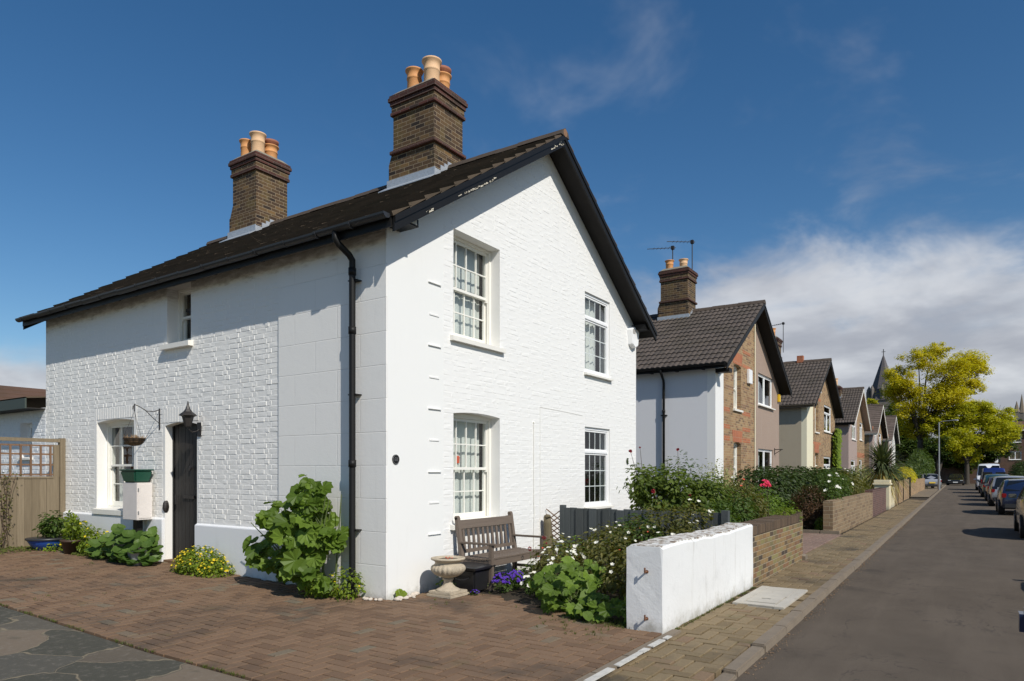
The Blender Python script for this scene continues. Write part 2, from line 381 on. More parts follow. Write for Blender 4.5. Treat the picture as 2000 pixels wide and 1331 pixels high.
# ------------------------------------------------------------------ geometry helpers
class MB:
    def __init__(s): s.v = []; s.f = []
    def face(s, *pts):
        b = len(s.v); s.v += [tuple(p) for p in pts]; s.f.append(tuple(range(b, b + len(pts))))
    def hexa(s, lo, hi):
        """lo, hi: four corners each"""
        b = len(s.v); s.v += [tuple(p) for p in lo] + [tuple(p) for p in hi]
        s.f += [(b+3, b+2, b+1, b), (b+4, b+5, b+6, b+7)]
        for i in range(4):
            j = (i + 1) % 4; s.f.append((b+i, b+j, b+4+j, b+4+i))
    def box(s, x0, y0, z0, x1, y1, z1, bev=0):
        if x1 < x0: x0, x1 = x1, x0
        if y1 < y0: y0, y1 = y1, y0
        if z1 < z0: z0, z1 = z1, z0
        s.hexa([(x0, y0, z0), (x1, y0, z0), (x1, y1, z0), (x0, y1, z0)], [(x0, y0, z1), (x1, y0, z1), (x1, y1, z1), (x0, y1, z1)])
    def bar(s, a, b, w, h, up=(0, 0, 1)):
        a = Vector(a); b = Vector(b); d = (b - a).normalized(); u = Vector(up)
        sx = d.cross(u)
        if sx.length < 1e-4: sx = d.cross(Vector((1, 0, 0)))
        sx = sx.normalized() * w / 2; uy = sx.cross(d).normalized() * h / 2
        q = [-sx - uy, sx - uy, sx + uy, -sx + uy]
        s.hexa([a + p for p in q], [b + p for p in q])
    def tube(s, pts, r, n=8, cap=True):
        pts = [Vector(p) for p in pts]
        rs = r if isinstance(r, (list, tuple)) else [r] * len(pts)
        base = len(s.v); prev = None
        for i, p in enumerate(pts):
            d = (pts[min(i + 1, len(pts) - 1)] - pts[max(i - 1, 0)]).normalized()
            a = prev if prev is not None else (Vector((0, 0, 1)) if abs(d.z) < .9 else Vector((1, 0, 0)))
            a = (a - d * a.dot(d)).normalized(); prev = a; b = d.cross(a)
            for k in range(n):
                an = 2 * math.pi * k / n
                s.v.append(tuple(p + (a * math.cos(an) + b * math.sin(an)) * rs[i]))
        for i in range(len(pts) - 1):
            for k in range(n):
                k2 = (k + 1) % n
                s.f.append((base + i*n + k, base + i*n + k2, base + (i+1)*n + k2, base + (i+1)*n + k))
        if cap:
            s.f.append(tuple(base + k for k in range(n))[::-1]); s.f.append(tuple(base + (len(pts)-1)*n + k for k in range(n)))
    def lathe(s, c, prof, n=24, mod=None, square=None):
        base = len(s.v)
        for i, (r, z) in enumerate(prof):
            for k in range(n):
                an = 2 * math.pi * (k + .5) / n; rr = r
                if mod: rr = mod(i, an, r)
                s.v.append((c[0] + rr * math.cos(an), c[1] + rr * math.sin(an), c[2] + z))
        for i in range(len(prof) - 1):
            for k in range(n):
                k2 = (k + 1) % n
                s.f.append((base + i*n + k, base + i*n + k2, base + (i+1)*n + k2, base + (i+1)*n + k))
        s.f.append(tuple(base + k for k in range(n))[::-1]); s.f.append(tuple(base + (len(prof)-1)*n + k for k in range(n)))
    def blob(s, c, r, seed=0, n=7, amp=.2):
        base = len(s.v); rr = random.Random(seed); ph = [rr.random() * 6 for _ in range(3)]
        for i in range(n + 1):
            th = math.pi * i / n
            for k in range(n + 3):
                an = 2 * math.pi * k / (n + 3)
                q = 1 + amp * math.sin(2 * an + ph[0]) * math.sin(th) + amp * .6 * math.sin(3 * an + th * 2 + ph[1])
                s.v.append((c[0] + r[0] * q * math.sin(th) * math.cos(an), c[1] + r[1] * q * math.sin(th) * math.sin(an), c[2] + r[2] * math.cos(th)))
        m = n + 3
        for i in range(n):
            for k in range(m):
                s.f.append((base + i*m + k, base + (i+1)*m + k, base + (i+1)*m + (k+1) % m, base + i*m + (k+1) % m))
    def build(s, name, m, parent=None, smooth=False, fix=False, bevel=0):
        me = bpy.data.meshes.new(name); me.from_pydata(s.v, [], s.f); me.update()
        if fix or bevel:
            bm = bmesh.new(); bm.from_mesh(me); bmesh.ops.remove_doubles(bm, verts=bm.verts, dist=1e-5)
            bmesh.ops.recalc_face_normals(bm, faces=bm.faces)
            if bevel: bmesh.ops.bevel(bm, geom=[e for e in bm.edges if len(e.link_faces) == 2 and e.calc_face_angle(0) > .6], offset=bevel, segments=2, affect='EDGES', clamp_overlap=True)
            bm.to_mesh(me); bm.free()
        me.materials.append(m if not isinstance(m, str) else M[m])
        if smooth:
            for p in me.polygons: p.use_smooth = True
        o = bpy.data.objects.new(name, me); C.objects.link(o)
        if parent is not None: o.parent = parent
        return o
def many(name, m, parent, mbs, label=None, **kw):
    out = [b.build(name, m, parent, **kw) for b in mbs if b.f]
    return out
def box1(*a):
    b = MB(); b.box(*a); return b
def tag(o, label=None, cat=None, group=None, kind=None):
    if label: o['label'] = label
    if cat: o['category'] = cat
    if group: o['group'] = group
    if kind: o['kind'] = kind
    return o
def thing(name, label, cat, loc=(0, 0, 0), group=None):
    o = bpy.data.objects.new(name, None); C.objects.link(o); o.location = loc; o.empty_display_size = .2
    return tag(o, label, cat, group)
def rebase(root):
    """parts are modelled in world coordinates: shift their meshes so that they hang from the root's base"""
    off = root.location.copy(); seen = set()
    def walk(o, lvl):
        for ch in o.children:
            if lvl == 0 and ch.type == 'MESH' and ch.data.name not in seen:
                seen.add(ch.data.name); ch.data.transform(Matrix.Translation(-off))
            elif ch.type == 'MESH' and ch.data.name not in seen:
                seen.add(ch.data.name); ch.data.transform(Matrix.Translation(-off))
            walk(ch, lvl + 1)
    walk(root, 0)
def copy_tree(o, parent=None):
    c = o.copy(); C.objects.link(c)
    if parent is not None: c.parent = parent
    for ch in list(o.children): copy_tree(ch, c)
    return c
def gz(x, y):
    """the drive climbs gently alongside the house"""
    if x > 0 and y > 0: y = y
    return .023 * max(0, min(y, 12)) if x < 3 else 0.0

# ------------------------------------------------------------------ the setting
def off(x): return .0065 * max(0, x)             # the whole street drifts very slightly to the left
def strip(mb, pts_a, pts_b, z):
    for i in range(len(pts_a) - 1):
        mb.face((*pts_a[i], z), (*pts_b[i], z), (*pts_b[i+1], z), (*pts_a[i+1], z))
g = MB(); g.face((-700, -700, -.13), (900, -700, -.13), (900, 700, -.13), (-700, 700, -.13))
tag(g.build('ground', 'ground'), kind='structure')
XS = [-30, -6, 0, 6, 12, 20, 30, 45, 60, 75, 90, 104]
rd = MB(); strip(rd, [(x, -4.42 + off(x) * .9) for x in XS], [(x, -10.2 + off(x)) for x in XS], -.10)
rd.face((104, -60, -.1), (112, -60, -.1), (112, 60, -.1), (104, 60, -.1)); tag(rd.build('road', 'asphalt'), kind='structure')
def paver(mb, x0, y0, x1, y1, z0, z1, jz, cz=.006):
    q = [(x0, y0), (x1, y0), (x1, y1), (x0, y1)]; c = cz
    t4 = [rnd.uniform(-jz, jz) for _ in range(4)]
    i4 = [(x0 + c, y0 + c), (x1 - c, y0 + c), (x1 - c, y1 - c), (x0 + c, y1 - c)]
    b = len(mb.v)
    mb.v += [(*p, z0) for p in q] + [(*p, z1 - c * .8 + t) for p, t in zip(q, t4)] + [(*p, z1 + t) for p, t in zip(i4, t4)]
    mb.f.append((b+8, b+9, b+10, b+11))
    for i in range(4):
        j = (i + 1) % 4
        mb.f.append((b+4+i, b+4+j, b+8+j, b+8+i)); mb.f.append((b+i, b+j, b+4+j, b+4+i))
def herringbone(mb, x0, y0, x1, y1, s, keep, zf, jz=.0012, gap=.004, cz=.009):
    ni = int((x1 - x0) / s) + 2; nj = int((y1 - y0) / s) + 2
    for i in range(-1, ni):
        for j in range(-1, nj):
            k = (i - j) % 4
            if k == 0: a = (i, j, i + 2, j + 1)
            elif k == 3: a = (i, j, i + 1, j + 2)
            else: continue
            X0, Y0, X1, Y1 = x0 + a[0]*s + gap, y0 + a[1]*s + gap, x0 + a[2]*s - gap, y0 + a[3]*s - gap
            X0 = max(X0, x0); Y0 = max(Y0, y0); X1 = min(X1, x1); Y1 = min(Y1, y1)
            if X1 - X0 < .02 or Y1 - Y0 < .02: continue
            cx, cy = (X0 + X1) / 2, (Y0 + Y1) / 2
            if not keep(cx, cy): continue
            dz = mnoise.noise(Vector((cx * 1.3, cy * 1.3, 0))) * .006
            z = zf(cx, cy) + dz
            paver(mb, X0, Y0, X1, Y1, z - .05, z, jz, cz)
def drive_keep(x, y):
    if x > -.02 and y > -.02: return False
    if x > 1.0 and y > -.75 - .25 * math.sin(x * 3): return False
    if x > .75 and y < -.6 and (x - .75) > (3.6 + y) * .25 - .45: return False      # planted bed
    if x > .28 and y < -2.3: return False
    return True
dv = MB(); herringbone(dv, -2.95, -3.52, 2.4, 8.6, .124, drive_keep, gz, .0012, .0062, .004)
tag(dv.build('driveway', 'drive'), kind='structure')
jb = MB()
for i in range(14):
    y0 = -3.55 + i * .9; y1 = y0 + .9
    jb.face((-3, y0, gz(0, y0) - .026), (5.2, y0, gz(0, y0) - .026), (5.2, y1, gz(0, y1) - .026), (-3, y1, gz(0, y1) - .026))
tag(jb.build('bed_soil', 'soil'), kind='structure')
cp = MB()
for i in range(14):
    y0 = -3.55 + i * .9; y1 = y0 + .9
    cp.face((-14, y0, gz(0, y0) - .004), (-2.99, y0, gz(0, y0) - .004), (-2.99, y1, gz(0, y1) - .004), (-14, y1, gz(0, y1) - .004))
tag(cp.build('crazy_paving', 'crazy'), kind='structure')
d2 = MB(); herringbone(d2, 7.3, -3.36, 12.95, 0, .105, lambda x, y: True, lambda x, y: 0.0)
tag(d2.build('driveway', 'drive2'), kind='structure')
pv = MB(); pk = lambda x, y: not (2.32 < x < 3.86 and -4.22 < y < -3.58)
herringbone(pv, -4, -4.32, 40, -3.4, .128, lambda x, y: pk(x, y), lambda x, y: -.02 - .03 * max(0, -3.5 - y), .0026, .0062, .005)
pvo = tag(pv.build('pavement', 'pave'), kind='structure')
for v in pvo.data.vertices: v.co.y += off(v.co.x)
pb = MB(); strip(pb, [(x, -3.3 + off(x)) for x in XS], [(x, -4.30 + off(x)) for x in XS], -.068)
tag(pb.build('pavement_bed', 'soil'), kind='structure')
pf = MB(); strip(pf, [(x, -2.9 + off(x)) for x in XS if x > 35], [(x, -4.30 + off(x)) for x in XS if x > 35], -.022)
tag(pf.build('pavement', brickmat('far paving', [(0, (.22, .17, .11)), (1, (.28, .22, .145))], (.1, .08, .05), bl=.3, bh=.15)), kind='structure')
gb = MB(); gb.face((3.9, -3.3, -.03), (7.25, -3.3, -.03), (7.25, 12, -.03), (3.9, 12, -.03)); gb.face((13.1, -3, -.03), (104, -2.2, -.03), (104, 14, -.03), (13.1, 14, -.03))
tag(gb.build('garden_soil', 'soil'), kind='structure')
kb = MB(); x = -6.0
while x < 100:
    L = .915 if x < 40 else 3; drop = .055 if x < -.15 else 0
    j = rnd.uniform(-.006, .006); ya = -4.455 + off(x); yb = -4.325 + off(x); zt = -.018 - .055 * (1 if x < -.9 else (.5 if x < 0 else 0)) + j * .5
    kb.hexa([(x + .004, ya - .012, -.25), (x + L - .004, ya - .012, -.25), (x + L - .004, yb, -.25), (x + .004, yb, -.25)],
            [(x + .004, ya + j, zt), (x + L - .004, ya + j, zt), (x + L - .004, yb, zt), (x + .004, yb, zt)])
    x += L
tag(kb.build('kerb', 'concrete', fix=True, bevel=.012), kind='structure')
ed = MB(); x = -5.0
while x < .15:
    ed.box(x + .003, -3.63, -.10, x + .6, -3.53, .004 + rnd.uniform(-.003, .003)); x += .607
tag(ed.build('edging', 'concrete', fix=True, bevel=.008), kind='structure')
pl = MB(); x = -3.2
while x < .1:
    L = rnd.uniform(.12, .5)
    pl.box(x, -3.66 + rnd.uniform(-.008, .008), .0, x + L, -3.60 + rnd.uniform(-.008, .008), .0095); x += L + rnd.uniform(.0, .10)
tag(pl.build('painted_line', 'whiteline'), kind='structure')
e2 = MB()
for i in range(7): e2.box(12.98, -3.30 + i * .47, -.05, 13.08, -2.84 + i * .47, .075)
tag(e2.build('drive_edging', 'concrete', fix=True, bevel=.01), kind='structure')
far = MB(); far.face((13, -10.1, -.02), (104, -10.1 + .6, -.02), (104, -12.5, -.02), (13, -12.5, -.02)); tag(far.build('far_pavement', 'concrete'), kind='structure')
# the road surface worn patch and manhole cover in the pavement
mh = thing('manhole_cover', 'pale concrete inspection cover with a key slot in the pavement', 'manhole cover', (3.0, -3.9, 0))
f_ = MB()
for a, b_ in (((2.34, -4.21), (3.82, -4.09)), ((2.34, -3.71), (3.82, -3.60)), ((2.34, -4.09), (2.5, -3.71)), ((3.1, -4.09), (3.82, -3.71))): f_.box(a[0], a[1], -.05, b_[0], b_[1], -.018 + rnd.uniform(-.002, .002))
f_.build('surround', 'concrete_pale', mh, fix=True, bevel=.005)
f_ = MB(); f_.box(2.515, -4.075, -.05, 2.76, -3.725, -.012); f_.box(2.82, -4.075, -.05, 3.085, -3.725, -.012); f_.box(2.76, -4.075, -.05, 2.82, -3.96, -.012); f_.box(2.76, -3.84, -.05, 2.82, -3.725, -.012); f_.build('cover', 'concrete_pale', mh)
f_ = MB(); f_.box(2.765, -3.955, -.05, 2.815, -3.845, -.035); f_.build('key_slot', 'black_plastic', mh)
rebase(mh)

# ------------------------------------------------------------------ walls
def mapper(kind, plane, inner=False):
    if kind == 'front': return lambda u, v, w_: (u, plane - w_, v)
    return lambda u, v, w_: (plane - w_, u, v)
def wall(mb, fm, u0, u1, top, ops, z0=-.12, thick=.24, brk=()):
    us = {u0, u1} | {b for b in brk if u0 < b < u1}
    for (a, b, c, d, r_) in ops:
        us |= {max(a, u0), min(b, u1)}
        if r_: us |= {a + (b - a) * i / 8 for i in range(9)}
    us = sorted(u for u in us if u0 <= u <= u1)
    for ua, ub in zip(us[:-1], us[1:]):
        if ub - ua < 1e-5: continue
        mid = (ua + ub) / 2; col = sorted([o for o in ops if o[0] < mid < o[1]], key=lambda o: o[2])
        za = zb = z0
        for (a, b, c, d, r_) in col:
            wall_cell(mb, fm, ua, ub, za, zb, c, c, thick)
            hd = lambda u: d + r_ * (1 - ((u - (a + b) / 2) / ((b - a) / 2)) ** 2) if r_ else d
            za, zb = hd(ua), hd(ub)
        wall_cell(mb, fm, ua, ub, za, zb, top(ua), top(ub), thick)
def wall_cell(mb, fm, ua, ub, za, zb, ta, tb, th):
    if ta - za < 1e-4 and tb - zb < 1e-4: return
    mb.hexa([fm(ua, za, 0), fm(ub, zb, 0), fm(ub, zb, -th), fm(ua, za, -th)], [fm(ua, ta, 0), fm(ub, tb, 0), fm(ub, tb, -th), fm(ua, ta, -th)])
def bricks(mb, fm, u0, u1, z0, top, ops, depth=(.003, .012), ch=.006, bh=.076, bl=.222, jit=.003, seed=1, gap=.009, skip=.0):
    """painted brickwork as relief: every brick a chamfered block standing a little proud of the joints"""
    rr = random.Random(seed); row = 0; z = z0
    while z < 7.2:
        z1 = z + bh
        u = u0 - (bl * .75 if row % 2 else 0) ; stretch = row % 2 == 0
        while u < u1:
            L = bl if stretch else bl * .5
            stretch = not stretch
            a, b = max(u + gap / 2, u0), min(u + L - gap / 2, u1 - .002); u += L
            if b - a < .03: continue
            wz = mnoise.noise(Vector((a * .5, z * .9, seed))) * .012
            c, d = z + gap / 2 + wz, z1 - gap / 2 + wz
            if d > min(top(a), top(b)): continue
            pieces = [(a, b)]
            for (oa, ob, oc, od, r_) in ops:
                if c < od + r_ and d > oc:
                    np_ = []
                    for (p, q) in pieces:
                        if q <= oa or p >= ob: np_.append((p, q)); continue
                        if p < oa: np_.append((p, oa))
                        if q > ob: np_.append((ob, q))
                    pieces = np_
            for (p, q) in pieces:
                if q - p < .02 or rr.random() < skip: continue
                h = rr.uniform(*depth); J = lambda: rr.uniform(-jit, jit)
                o4 = [(p + J(), c + J()), (q + J(), c + J()), (q + J(), d + J()), (p + J(), d + J())]
                cc = min(ch, (q - p) * .3)
                i4 = [(o4[0][0] + cc, o4[0][1] + cc), (o4[1][0] - cc, o4[1][1] + cc), (o4[2][0] - cc, o4[2][1] - cc), (o4[3][0] + cc, o4[3][1] - cc)]
                b0 = len(mb.v)
                mb.v += [fm(*w_, -.004) for w_ in o4] + [fm(*w_, h + rr.uniform(-.0025, .0025)) for w_ in i4]
                mb.f.append((b0+4, b0+5, b0+6, b0+7))
                for i in range(4):
                    j = (i + 1) % 4; mb.f.append((b0+i, b0+j, b0+4+j, b0+4+i))
        z = z1; row += 1

def roof_slope(mb, xe, ze, xr, zr, y0, y1, courses=14, wave=.0, tw=.3, lip=.035, ts=6, jit=.004):
    """overlapping tile courses from the eave to the ridge"""
    L = math.hypot(xr - xe, zr - ze); ux, uz = (xr - xe) / L, (zr - ze) / L; nx, nz = -uz * (1 if xr > xe else -1), abs(ux)
    gstep = L / courses; nt = max(1, round((y1 - y0) / tw)); tw = (y1 - y0) / nt
    for c in range(courses):
        s0 = c * gstep - .02; s1 = (c + 1) * gstep + .03; st = .5 * (c % 2) if wave == 0 else 0
        for k in range(nt + (1 if st else 0)):
            a = y0 + (k - st) * tw; b = a + tw; a = max(a, y0); b = min(b, y1 - (0))
            if b - a < .02: continue
            e0 = rnd.uniform(-jit, jit); e1 = rnd.uniform(-jit, jit); m = ts if wave else 1
            base = len(mb.v)
            for i in range(m + 1):
                f = i / m; y = a + (b - a) * f + (-.0015 if i == m and not wave else 0)
                hw = wave * (abs(math.sin(math.pi * ((k + f) * 2))) ** .8) if wave else 0
                e = e0 + (e1 - e0) * f
                for (s_, h) in ((s0, -.012), (s0, lip + hw + e), (s1, .004 + hw)):
                    mb.v.append((xe + ux * s_ + nx * h, y, ze + uz * s_ + nz * h))
            for i in range(m):
                p = base + i * 3
                mb.f.append((p, p + 3, p + 4, p + 1)); mb.f.append((p + 1, p + 4, p + 5, p + 2))
            mb.f.append((base, base + 1, base + 2)); q = base + m * 3; mb.f.append((q, q + 2, q + 1))
def beam_slope(mb, xe, ze, xr, zr, y0, y1, d0, d1):
    """a slab under the slope between perpendicular depths d0 (top) and d1"""
    L = math.hypot(xr - xe, zr - ze); ux, uz = (xr - xe) / L, (zr - ze) / L
    q = lambda x, z, d, y: (x, y, z - d / abs(ux))
    mb.hexa([q(xe, ze, d1, y0), q(xr, zr, d1, y0), q(xr, zr, d1, y1), q(xe, ze, d1, y1)], [q(xe, ze, d0, y0), q(xr, zr, d0, y0), q(xr, zr, d0, y1), q(xe, ze, d0, y1)])

# ------------------------------------------------------------------ windows
def gbox(mb, fm, u0, u1, v0, v1, w0, w1):
    p = [fm(u0, v0, w0), fm(u1, v1, w1)]
    mb.box(*p[0], *p[1])
def curtain_mesh(fm, u0, u1, v0, v1, wd, folds, amp=.02, scallop=0):
    mb = MB(); n = max(8, int(folds * 6)); base = 0
    for i in range(n + 1):
        f = i / n; u = u0 + (u1 - u0) * f
        w_ = wd + amp * math.sin(f * folds * 2 * math.pi) + amp * .5 * math.sin(f * folds * 4.3 + 1)
        mb.v.append(fm(u, v0 + scallop * abs(math.sin(f * 6)), w_)); mb.v.append(fm(u + .01 * math.sin(f * 9), v1, w_ * .6 + wd * .4))
    for i in range(n): mb.f.append((2*i, 2*i+2, 2*i+3, 2*i+1))
    return mb
def interior(fm, u0, u1, v0, v1, w1, parent, depth=.7):
    mb = MB(); a, b, c, d = u0 - .25, u1 + .25, v0 - .2, v1 + .2; w0 = w1; w2 = w1 - depth
    mb.face(fm(a, c, w2), fm(b, c, w2), fm(b, d, w2), fm(a, d, w2))
    for q in (((a, c), (b, c)), ((b, c), (b, d)), ((b, d), (a, d)), ((a, d), (a, c))):
        (p, r_), (s_, t_) = q; mb.face(fm(p, r_, w0), fm(s_, t_, w0), fm(s_, t_, w2), fm(p, r_, w2))
    for (p, q, r_, s_) in ((a, u0, c, d), (u1, b, c, d), (u0, u1, c, v0), (u0, u1, v1, d)): mb.face(fm(p, r_, w0), fm(q, r_, w0), fm(q, s_, w0), fm(p, s_, w0))
    return mb.build('room_interior', 'inside', parent)
def sash_window(parent, fm, u0, u1, v0, v1, rec, cols=4, rows=2, rise=0, sillw=.06, sill_over=.07, curtains='nets', fr=.045, label=None, sillh=.075, horns=True, lower_rows=None, sill=True):
    """box sash: frame, two sliding sashes with glazing bars, panes, sill, curtains behind"""
    w = -rec; f = MB(); hi = v1 + rise
    gbox(f, fm, u0, u0 + fr, v0, hi, w, w - .13); gbox(f, fm, u1 - fr, u1, v0, hi, w, w - .13)
    gbox(f, fm, u0 + fr, u1 - fr, v1 - fr * .9, hi, w - .002, w - .13); gbox(f, fm, u0 + fr, u1 - fr, v0, v0 + .05, w - .002, w - .13)
    gbox(f, fm, u0 + fr, u0 + fr + .018, v0 + .05, v1 - fr, w - .02, w - .035); gbox(f, fm, u1 - fr - .018, u1 - fr, v0 + .05, v1 - fr, w - .02, w - .035)
    fo = f.build('window', 'frame', parent, fix=True, bevel=.003)
    if label: fo['label'] = label
    a, b = u0 + fr + .001, u1 - fr - .001; c, d = v0 + .052, v1 - fr * .9 - .002; mid = (c + d) / 2
    lr = lower_rows or rows
    for (s0, s1, ws, rws, up) in ((mid - .02, d, w - .036, rows, 1), (c, mid + .02, w - .074, lr, 0)):
        m = MB(); st = .042; bt = .04 if up else .075; tp = .04
        gbox(m, fm, a, a + st, s0 - (.035 if up and horns else 0), s1, ws, ws - .035); gbox(m, fm, b - st, b, s0 - (.035 if up and horns else 0), s1, ws, ws - .035)
        gbox(m, fm, a + st, b - st, s0, s0 + bt, ws - .001, ws - .035); gbox(m, fm, a + st, b - st, s1 - tp, s1, ws - .001, ws - .035)
        gb_ = .018
        for i in range(1, cols): uu = a + st + (b - a - 2*st) * i / cols; gbox(m, fm, uu - gb_/2, uu + gb_/2, s0 + bt, s1 - tp, ws - .004, ws - .03)
        for i in range(1, rws): vv = s0 + bt + (s1 - tp - s0 - bt) * i / rws; gbox(m, fm, a + st, b - st, vv - gb_/2, vv + gb_/2, ws - .005, ws - .029)
        m.build('sash', 'frame', fo)
        gl = MB(); gl.face(fm(a + st, s0 + bt, ws - .018), fm(b - st, s0 + bt, ws - .018), fm(b - st, s1 - tp, ws - .018), fm(a + st, s1 - tp, ws - .018)); gl.build('glass', 'glass', fo)
    if sill: sill_part(parent, fm, u0, u1, v0, rec, sillw, sill_over, sillh)
    wi = w - .13
    if curtains == 'nets':
        curtain_mesh(fm, a + .01, b - .01, c, d + .03, wi - .06, 7, .009, 0).build('curtain', 'curtain', fo, smooth=True)
    elif curtains == 'drawn':
        curtain_mesh(fm, a, a + (b - a) * .40, c, d, wi - .07, 4, .02).build('curtain', 'curtain', fo, smooth=True); curtain_mesh(fm, b - (b - a) * .14, b, c, d, wi - .07, 2, .02).build('curtain', 'curtain', fo, smooth=True)
    interior(fm, u0 + .01, u1 - .01, v0 + .01, v1 - .01, wi - .002, fo)
    return fo
def sill_part(parent, fm, u0, u1, v0, rec, sw, over, sh):
    m = MB(); q = [(u0 - over, v0 - sh), (u1 + over, v0 - sh)]
    lo = [fm(u0 - over, v0 - sh, sw), fm(u1 + over, v0 - sh, sw), fm(u1 + over, v0 - sh, .0), fm(u0 - over, v0 - sh, .0)]
    hi = [fm(u0 - over, v0 - .012, sw), fm(u1 + over, v0 - .012, sw), fm(u1 + over, v0 + .004, .0), fm(u0 - over, v0 + .004, .0)]
    m.hexa(lo, hi)
    lo = [fm(u0, v0 - sh, 0.001), fm(u1, v0 - sh, .001), fm(u1, v0 - sh, -rec - .02), fm(u0, v0 - sh, -rec - .02)]
    hi = [fm(u0, v0 + .004, .001), fm(u1, v0 + .004, .001), fm(u1, v0 + .02, -rec - .02), fm(u0, v0 + .02, -rec - .02)]
    m.hexa(lo, hi)
    return m.build('sill', 'sill', parent)
def casement(parent, fm, u0, u1, v0, v1, rec, split=.29, bars=(4, 3), halves=1, label=None, curtains=None, sill=True, fr=.055, top_first=True, sillw=.07):
    """plastic or timber casement: a frame, a transom light above (split) or side by side lights (halves)"""
    w = -rec; f = MB()
    gbox(f, fm, u0, u0 + fr, v0, v1, w, w - .07); gbox(f, fm, u1 - fr, u1, v0, v1, w, w - .07)
    gbox(f, fm, u0 + fr, u1 - fr, v1 - fr, v1, w, w - .07); gbox(f, fm, u0 + fr, u1 - fr, v0, v0 + fr, w, w - .07)
    vt = v1 - (v1 - v0) * split
    if split: gbox(f, fm, u0 + fr, u1 - fr, vt - fr * .45, vt + fr * .45, w + .006, w - .07)
    for i in range(1, halves): uu = u0 + (u1 - u0) * i / halves; gbox(f, fm, uu - fr * .6, uu + fr * .6, v0 + fr, (vt - fr*.45 if split else v1 - fr), w - .001, w - .07)
    fo = f.build('window', 'upvc', parent, fix=True, bevel=.003)
    if label: fo['label'] = label
    panes = []
    for i in range(halves):
        a = u0 + (u1 - u0) * i / halves + (fr if i == 0 else fr * .6); b = u0 + (u1 - u0) * (i + 1) / halves - (fr if i == halves - 1 else fr * .6)
        panes.append((a, b, v0 + fr, (vt - fr * .45) if split else v1 - fr, bars[1]))
    if split: panes.append((u0 + fr, u1 - fr, vt + fr * .45, v1 - fr, 1))
    for (a, b, c, d, rws) in panes:
        m = MB(); q = .032
        gbox(m, fm, a, a + q, c, d, w - .012, w - .05); gbox(m, fm, b - q, b, c, d, w - .012, w - .05); gbox(m, fm, a + q, b - q, c, c + q, w - .0125, w - .05); gbox(m, fm, a + q, b - q, d - q, d, w - .0125, w - .05)
        if bars[0] > 1:
            for i in range(1, bars[0]): uu = a + q + (b - a - 2*q) * i / bars[0]; gbox(m, fm, uu - .008, uu + .008, c + q, d - q, w - .028, w - .036)
            for i in range(1, rws): vv = c + q + (d - c - 2*q) * i / rws; gbox(m, fm, a + q, b - q, vv - .008, vv + .008, w - .0275, w - .0365)
        m.build('light_frame', 'upvc', fo)
        gl = MB(); gl.face(fm(a + q, c + q, w - .026), fm(b - q, c + q, w - .026), fm(b - q, d - q, w - .026), fm(a + q, d - q, w - .026)); gl.build('glass', 'glass', fo)
    if sill: sill_part(parent, fm, u0, u1, v0, rec, sillw, .04, .05)
    if curtains: curtain_mesh(fm, u0 + fr, u0 + fr + (u1 - u0 - 2*fr) * curtains, v0 + fr, v1 - fr, w - .16, 5, .02).build('curtain', 'curtain', fo, smooth=True)
    interior(fm, u0 + .01, u1 - .01, v0 + .01, v1 - .01, w - .072, fo)
    return fo

